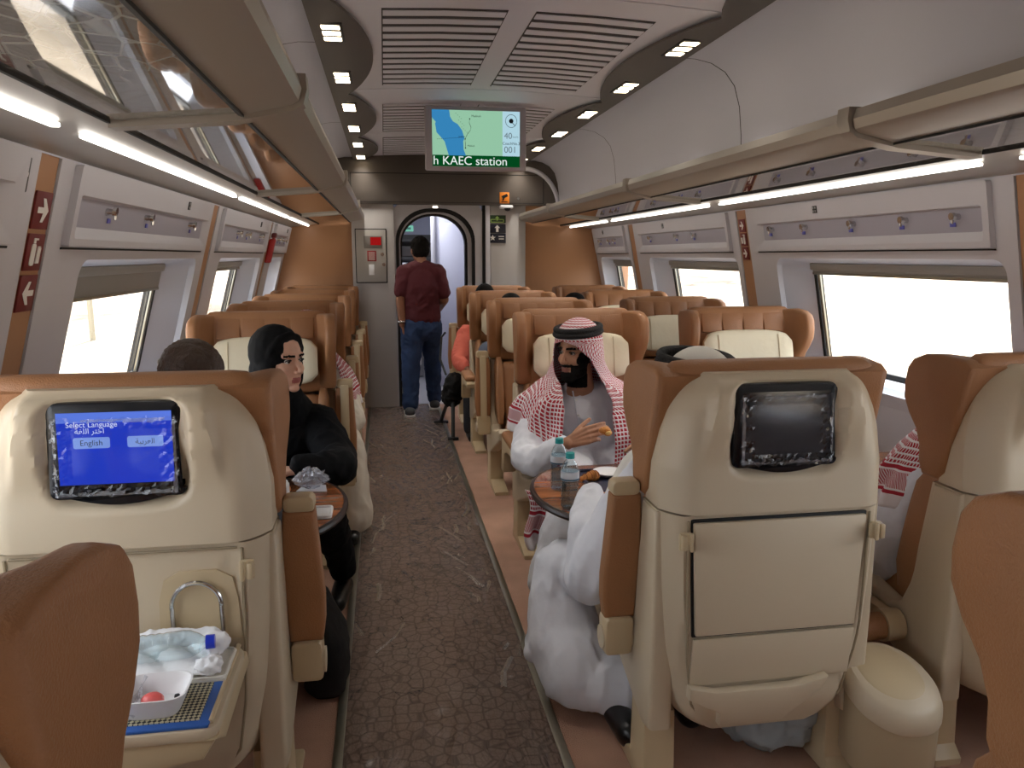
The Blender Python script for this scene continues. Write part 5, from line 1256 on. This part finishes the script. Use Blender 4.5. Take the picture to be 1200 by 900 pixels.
# ================================================================== tables and small things
TZ = .64
def wood_mat():
    m = mat('glossy_striped_wood', (120, 66, 36), .3, coat=.6); nt = m.node_tree; N = nt.nodes.new; L = nt.links.new; b = nt.nodes['Principled BSDF']
    tc = N('ShaderNodeTexCoord'); mp = N('ShaderNodeMapping'); mp.inputs['Scale'].default_value = (3, 26, 3); L(tc.outputs['Object'], mp.inputs[0])
    n = N('ShaderNodeTexNoise'); n.inputs['Scale'].default_value = 1.0; n.inputs['Detail'].default_value = 6; L(mp.outputs[0], n.inputs['Vector'])
    r = N('ShaderNodeValToRGB'); r.color_ramp.elements[0].position = .35; r.color_ramp.elements[1].position = .68
    r.color_ramp.elements[0].color = (*lin((98, 52, 30)), 1); r.color_ramp.elements[1].color = (*lin((190, 116, 66)), 1)
    L(n.outputs['Fac'], r.inputs['Fac']); L(r.outputs['Color'], b.inputs['Base Color']); b.inputs['Roughness'].default_value = .22; return m
WOOD = wood_mat()
def table(label, tip, far, yc=2.61, hd=.335, s=1):
    t = thing('folding_table', label, 'table', (tip+s*.25, yc, 0))
    pts = []
    for i in range(25):
        a = -PI/2+PI*i/24; pts.append((-s*.25+s*.24*(1-math.cos(a)**.9), math.sin(a)*hd))
    w = (far-tip)*s
    pts = pts+[(s*(w-.25), hd), (s*(w-.25), -hd)]
    mb = MB(); mb.prism(pts, TZ-.022, TZ, 'z', .005); build('table_top', mb, WOOD, t, ang=40)
    mb = MB(); mb.tube([(p[0]-s*.0, p[1], TZ-.012) for p in pts[:25]], .013, 8); build('edge_band', mb, mat('dark_edge', (44, 24, 18), .4), t)
    mb = MB(); mb.box((s*.0, 0, TZ/2-.02), (.06, .16, TZ-.05), .02); mb.box((s*.0, 0, .012), (.12, .30, .024), .008); build('pedestal', mb, SHELL, t)
    return t
table('glossy wooden table in front of the woman in black', -.157, -1.02, s=-1)
table('long glossy wooden table with two water bottles between the robed men', .515, 2.16)

BOT = glassy('clear_plastic_bottle', (236, 244, 246), 2.2, .04, 1.45); TEAL = mat('teal_cap', (44, 168, 170), .4); LBL = mat('bottle_label', (214, 220, 228), .5)
def bottle_at(label, loc, cap, lab=True, M=None, h=.19):
    t = thing('water_bottle', label, 'bottle', loc)
    if M: t.rotation_euler = M
    prof = [(.004, .002), (.026, 0), (.030, .006)]
    z = .012
    for i in range(5): prof += [(.0305, z), (.0285, z+.008), (.0305, z+.015)]; z += .0165
    prof += [(.0305, .10), (.031, .125), (.029, .14), (.021, .158), (.0135, .168), (.0125, .178)]
    mb = MB(); mb.lathe(prof, n=24); build('bottle_body', mb, BOT, t)
    mb = MB(); mb.lathe([(.0285, .006), (.029, .10), (.0285, .13)], n=20); build('water', mb, glassy('water_fill', (222, 234, 240), .8, .02, 1.33), t)
    mb = MB(); mb.cyl((0, 0, .172), (0, 0, .190), .0155, .0150, 20); build('cap', mb, cap, t)
    if lab:
        mb = MB(); mb.lathe([(.0312, .098), (.0316, .112), (.0312, .128)], n=24); lb = build('label_wrap', mb, LBL, t)
        mb = MB(); mb.lathe([(.0317, .099), (.0318, .105)], n=24); build('label_stripe', mb, mat('label_blue', (60, 96, 120), .5), lb)
    return t
bottle_at('water bottle with teal cap standing nearer the bearded man', (.608, 2.643, TZ), TEAL)
bottle_at('water bottle with teal cap at the table corner in front of the other', (.598, 2.435, TZ), TEAL)
bl = bottle_at('empty water bottle with dark blue cap lying on the lowered tray', (-.575, 1.625, .652), mat('blue_cap', (20, 52, 190), .35), False, (0, PI/2, .10), .2)
for o in bl.children:
    if o.name.startswith('water'): bpy.data.objects.remove(o); break
NAVYT = mat('navy_tray', (40, 44, 70), .4)
def tray_obj(label, x0, x1, y0, y1, m, zt=TZ, nm='serving_tray'):
    mb = MB(); mb.prism(rrect(x0, x1, y0, y1, .02, 4), zt, zt+.006, 'z', .002); t = thing(nm, label, 'tray', ((x0+x1)/2, (y0+y1)/2, zt))
    o = build('tray_base', mb, m, t); o.location = (-(x0+x1)/2, -(y0+y1)/2, -zt)
    mb = MB(); mb.tube([(x, y, zt+.010) for x, y in rrect(x0+.006, x1-.006, y0+.006, y1-.006, .02, 4)], .006, 6, closed=True); o = build('tray_rim', mb, m, t); o.location = (-(x0+x1)/2, -(y0+y1)/2, -zt)
    return t
tray_obj('navy meal tray in front of the bearded man', .715, 1.02, 2.55, 2.84, NAVYT)
def plate(label, x, y, z, r, sq=False):
    t = thing('plate', label, 'plate', (x, y, z))
    if sq:
        mb = MB(); mb.prism(rrect(-r, r, -r*.9, r*.9, .012, 3), .0, .006, 'z', .002); build('plate_base', mb, WHITE, t)
        mb = MB(); mb.tube([(a, b, .009) for a, b in rrect(-r+.004, r-.004, -r*.9+.004, r*.9-.004, .012, 3)], .004, 6, closed=True); build('plate_rim', mb, WHITE, t)
    else:
        mb = MB(); mb.lathe([(r*.5, 0), (r*.6, .002), (r, .016), (r*.98, .018), (r*.58, .006), (.002, .006)], n=28); build('plate_base', mb, WHITE, t)
        mb = MB(); mb.tube([(math.cos(2*PI*i/28)*r, math.sin(2*PI*i/28)*r, .018) for i in range(28)], .002, 6, closed=True); build('plate_rim', mb, WHITE, t)
    return t
plate('round white bowl on the navy meal tray', .83, 2.76, TZ+.006, .06)
PASTRY = mat('golden_pastry', (206, 134, 62), .6, bump=.6, bscale=60, var=.25, vscale=40)
def croissant(label, c, sc=1, rz=0):
    t = thing('croissant', label, 'pastry', c, rz); P = Parts()
    for i in range(7):
        a = -1.1+2.2*i/6; r = (.012, .018, .023, .026, .023, .018, .012)[i]*sc
        P.ell((math.sin(a)*.05*sc, (1-math.cos(a))*.05*sc, r), (r*.62, r*1.05, r), Rz(0))
    o = blob('crust', P, PASTRY, None, .0025, 1); o.parent = t
    mb = MB()
    for i in range(5):
        a = -.8+1.6*i/4; r = (.019, .024, .027, .024, .019)[i]*sc; mb.tube([(math.sin(a)*.05*sc, (1-math.cos(a))*.05*sc+math.cos(q)*r*1.02, r+math.sin(q)*r*.98) for q in [PI*k/8 for k in range(9)]], .0018*sc, 5)
    build('crust_ridges', mb, mat('pastry_dark', (150, 84, 36), .6), t); return t
croissant('small golden croissant on the navy meal tray', (.752, 2.70, TZ+.006), .8, .4)
croissant('golden croissant on the table behind the raised armrest', (-.40, 2.72, TZ), 1.1, .3)
t = thing('pastry_piece', 'torn piece of pastry held in the bearded man\'s fingers', 'pastry', (.878, 2.985, .772)); P = Parts(); P.ell((0, 0, 0), (.026, .014, .016)); P.ell((.014, .0, -.012), (.018, .013, .013)); o = blob('crust', P, PASTRY, None, .003, 1); o.parent = t
P = Parts(); P.ell((.012, -.010, -.010), (.014, .008, .010)); o = blob('crumb', P, mat('pastry_crumb', (236, 196, 120), .8), None, .003, 1); o.parent = t
t = thing('snack_box', 'small paper box with white lid on the navy meal tray', 'box', (.93, 2.64, TZ+.006)); mb = MB(); mb.box((0, 0, .018), (.10, .07, .036), .004); build('box_body', mb, mat('box_purple', (90, 84, 120), .5), t); mb = MB(); mb.box((0, 0, .039), (.104, .074, .006), .002); build('lid', mb, WHITE, t)
# left table
plate('square white plate on the table beside the raised armrest', -.252, 2.50, TZ, .062, True)
t = thing('crumpled_wrapper', 'crumpled clear plastic wrapper on the table by the woman\'s sleeve', 'wrapper', (-.285, 2.79, TZ)); rnd = random.Random(4); mb = MB()
def cr(u, v):
    a = u*2*PI; r = .05*math.sin(PI*min(.98, max(.02, v)))+.01; return (math.cos(a)*r*rnd.uniform(.6, 1.25), math.sin(a)*r*rnd.uniform(.6, 1.25), .075*v*rnd.uniform(.8, 1.15)+.002)
mb.sheet(cr, 22, 12); build('film', mb, glassy('wrapper_film', (235, 238, 245), 3.0, .12, 1.5, frost=.25), t, False)
mb = MB(); mb.prism([(-.05, -.03), (.06, -.05), (.05, .03), (-.03, .04)], .001, .004, 'z'); build('paper_insert', mb, PAPER, t, False)
t = thing('carton', 'small white carton with red base on the table behind the raised armrest', 'carton', (-.36, 2.52, TZ)); mb = MB(); mb.box((0, 0, .055), (.06, .06, .09), .004); build('carton_body', mb, WHITE, t); mb = MB(); mb.box((0, 0, .008), (.062, .062, .016), .003); build('red_band', mb, mat('red_band', (190, 30, 40), .5), t)
t = thing('paper_cup', 'paper cup with grey print behind the raised armrest', 'cup', (-.378, 2.60, TZ)); mb = MB(); mb.lathe([(.026, 0), (.035, .085), (.033, .085), (.025, .004)], n=22); build('cup_wall', mb, mat('cup_print', (210, 206, 206), .6, var=.3, vscale=60), t); mb = MB(); mb.tube([(math.cos(2*PI*i/20)*.035, math.sin(2*PI*i/20)*.035, .086) for i in range(20)], .002, 6, closed=True); build('rolled_rim', mb, WHITE, t)
# right table near the window
t = thing('plastic_cup', 'white translucent cup turned upside down by the right window', 'cup', (2.02, 2.62, TZ)); mb = MB(); mb.lathe([(.055, 0), (.052, .02), (.036, .11), (.030, .115), (.003, .116)], n=24); build('cup_wall', mb, mat('milky_plastic', (238, 240, 246), .4), t); mb = MB(); mb.tube([(math.cos(2*PI*i/24)*.056, math.sin(2*PI*i/24)*.056, .003) for i in range(24)], .003, 6, closed=True); build('rim', mb, WHITE, t)
t = thing('headphones', 'coiled black headphones on the table by the right window', 'headphones', (1.88, 2.50, TZ)); mb = MB()
mb.tube([(math.cos(2*PI*i/20)*.045+.0, math.sin(2*PI*i/20)*.045, .012+.004*math.sin(i)) for i in range(20)], .006, 8, closed=True); mb.tube([(math.cos(i*.5)*(.03+.001*i), math.sin(i*.5)*(.03+.001*i)+.01, .018+.0006*i) for i in range(40)], .003, 6); build('cable', mb, BLACK, t)
for x in (-.05, .05): mb = MB(); mb.cyl((x, -.01, .004), (x, .01, .032), .026, .022, 16); build('ear_pad', mb, BLACK, t)
t = thing('menu_card', 'white printed card on the table between the right seats', 'card', (1.70, 2.32, TZ)); mb = MB(); mb.box((0, 0, .003), (.15, .21, .004), .001); build('card', mb, PAPER, t)
mb = MB()
for i, (x, y, l) in enumerate(((-.03, .06, .05), (.01, .03, .06), (-.02, 0, .07), (.02, -.04, .05), (-.03, -.07, .05))): mb.box((x, y, .0056), (l, .012, .001))
build('print', mb, mat('print_ink', (40, 40, 60), .6), t)
# things on the lowered tray table
ZT = .590
t = thing('tray_mat', 'blue-edged mesh tray mat on the lowered tray table', 'tray', (-.50, 1.495, ZT)); mb = MB(); mb.box((0, 0, .004), (.29, .16, .008), .003); build('blue_base', mb, mat('mat_blue', (44, 92, 168), .45), t)
def mesh_mat():
    m = mat('woven_black_mesh', (30, 30, 32), .6); nt = m.node_tree; N = nt.nodes.new; L = nt.links.new; b = nt.nodes['Principled BSDF']
    tc = N('ShaderNodeTexCoord'); mp = N('ShaderNodeMapping'); mp.inputs['Rotation'].default_value = (0, 0, .785); L(tc.outputs['Object'], mp.inputs[0])
    c = N('ShaderNodeTexChecker'); c.inputs['Scale'].default_value = 150; c.inputs[1].default_value = (*lin((30, 30, 34)), 1); c.inputs[2].default_value = (*lin((188, 180, 150)), 1); L(mp.outputs[0], c.inputs[0]); L(c.outputs[0], b.inputs['Base Color']); return m
mb = MB(); mb.box((-.005, .005, .009), (.26, .135, .003), .001); build('mesh_surface', mb, mesh_mat(), t)
t = thing('food_bowl', 'white square plastic bowl with pink food left in it', 'bowl', (-.468, 1.485, ZT+.010)); mb = MB(); rings = []
for z, k, p_ in ((0, .70, 4), (.004, .76, 4), (.042, 1.0, 4), (.046, 1.03, 4), (.046, .97, 4), (.040, .94, 4), (.006, .70, 4), (.005, .05, 4)): rings.append([(a*k, b*k, z) for a, b in sbox(.066, .055, p_, 40)])
mb.loft(rings); build('bowl_wall', mb, WHITE, t)
P = Parts(); P.ell((-.005, .0, .018), (.022, .018, .015)); P.ell((.006, -.008, .016), (.014, .012, .012)); o = blob('pink_food', P, mat('pink_melon', (222, 96, 92), .35, var=.2, vscale=60), None, .003, 1); o.parent = t
mb = MB(); mb.lathe([(.002, 0), (.006, .002), (.005, .006), (.001, .007)], (.038, .012, .012), 10); build('seed', mb, BLACK, t)
rnd = random.Random(8); mb = MB(); mb.sheet(lambda u, v: (-.075+.05*u+rnd.uniform(-.004, .004), -.05+.11*v, .03+.03*math.sin(u*5+v*3)*.5+rnd.uniform(-.004, .004)), 10, 12); build('torn_film', mb, glassy('bowl_film', (240, 240, 244), 3.0, .1, 1.5, frost=.12), t, False)
t = thing('meal_plate', 'off-white flat rectangular dish under the napkins on the lowered tray', 'plate', (-.47, 1.635, ZT)); mb = MB(); mb.box((0, 0, .010), (.235, .13, .010), .004); build('dish', mb, mat('offwhite_dish', (226, 222, 212), .45), t); mb = MB(); mb.tube([(a, b, .016) for a, b in rrect(-.115, .115, -.062, .062, .012, 3)], .003, 6, closed=True); build('dish_rim', mb, MATS['offwhite_dish'], t)
t = thing('napkin', 'crumpled white paper napkins under the empty bottle', 'napkin', (-.51, 1.65, ZT+.015)); rnd = random.Random(2)
def nap(u, v): return (-.13+.26*u, -.075+.15*v, .003+.016*abs(math.sin(u*9+v*4))*(.4+.6*math.sin(PI*v))+.012*math.sin(PI*u)*math.sin(PI*v)+rnd.uniform(0, .002))
o = build('paper_sheet', MB().sheet(nap, 30, 20), PAPER, t); m_ = o.modifiers.new('t', 'SOLIDIFY'); m_.thickness = .002
P = Parts(); P.cap((-.05, .065, .024), .020, (.10, .068, .022), .018); P.ell((.115, .03, .022), (.03, .04, .02)); o = blob('folded_wad', P, PAPER, None, .004, 2, fold=(.005, (30, 30, 30))); o.parent = t
P = Parts(); P.ell((.12, -.05, .016), (.028, .022, .016)); o = blob('crumpled_ball', P, PAPER, None, .004, 1, fold=(.006, (60, 60, 60))); o.parent = t
# black bag on the floor by the blue-screen seat
t = thing('tote_bag', 'black bag standing on the floor beside the blue-screen seat', 'bag', (-.235, 2.58, 0)); rings = []
for z, hx, hy, dx in ((.003, .060, .125, 0), (.02, .072, .14, 0), (.10, .074, .145, .004), (.18, .064, .14, .0), (.25, .045, .13, -.010), (.29, .026, .12, -.016), (.30, .014, .115, -.018)):
    rings.append([(a_*1.0+dx+.006*math.sin(b_*40+z*30), b_, z+.012*math.sin(b_*22)*sm(.1, .3, z)) for a_, b_ in sbox(hx, hy, 3.2, 40)])
build('bag_body', MB().loft(rings), mat('black_canvas', (13, 13, 15), .85, bump=.4, bscale=30), t)
for dx in (-.035, .005):
    mb = MB(); mb.tube([(dx, -.06, .28), (dx-.012, -.045, .325), (dx-.016, .0, .34), (dx-.012, .045, .325), (dx, .06, .28)], .006, 8); build('bag_handle', mb, MATS['black_canvas'], t)
# plastic bag under the dark-screen seat
t = thing('plastic_bag', 'folded clear bag with blue edge stowed under the dark-screen seat', 'bag', (1.13, 2.02, 0)); P = Parts(); P.ell((0, 0, .09), (.15, .13, .085)); P.ell((.06, -.05, .14), (.09, .08, .04)); o = blob('bag_body', P, mat('bag_grey', (150, 156, 158), .5), t, .008, 2, fold=(.014, (14, 14, 14)), post=lambda p: Vector((p.x, p.y, max(p.z, .003)))); o.location = (0, 0, 0)
mb = MB(); mb.tube([(-.16+.32*i/12, -.09-.015*math.sin(i*.8), .165+.012*math.sin(i*1.3)) for i in range(13)], .009, 7); build('blue_edge', mb, mat('bag_blue', (66, 88, 116), .4), t)
# black folding stand and bag in the aisle by the coral shirt
t = thing('folded_stroller', 'black folded stroller with bag standing in the aisle by the coral shirt', 'stroller', (.495, 6.25, 0))
for nm, a, b, c in (('frame_leg', (-.03, .50, .02), (.03, .10, .36), .13), ('frame_leg', (.02, -.16, .02), (.04, .02, .36), .09)):
    mb = MB(); mb.tube([a, b], .016, 10); build(nm, mb, BLACK, t); mb = MB(); mb.box((a[0], a[1], .014), (c, .05, .024), .008); build('foot', mb, BLACK, t)
P = Parts(); P.chain([((.04, .02, .36), .085), ((.05, -.02, .46), .07)]); P.ell((0.03, .06, .33), (.08, .10, .09)); o = blob('bag_body', P, mat('black_canvas', (13, 13, 15), .85), t, .008, 2, fold=(.012, (16, 16, 16))); o.location = (0, 0, 0)
mb = MB(); mb.tube([(-.01, .10, .50), (-.05, .20, .62), (-.03, .28, .80), (.0, .25, .84)], .010, 8); build('handle', mb, BLACK, t)
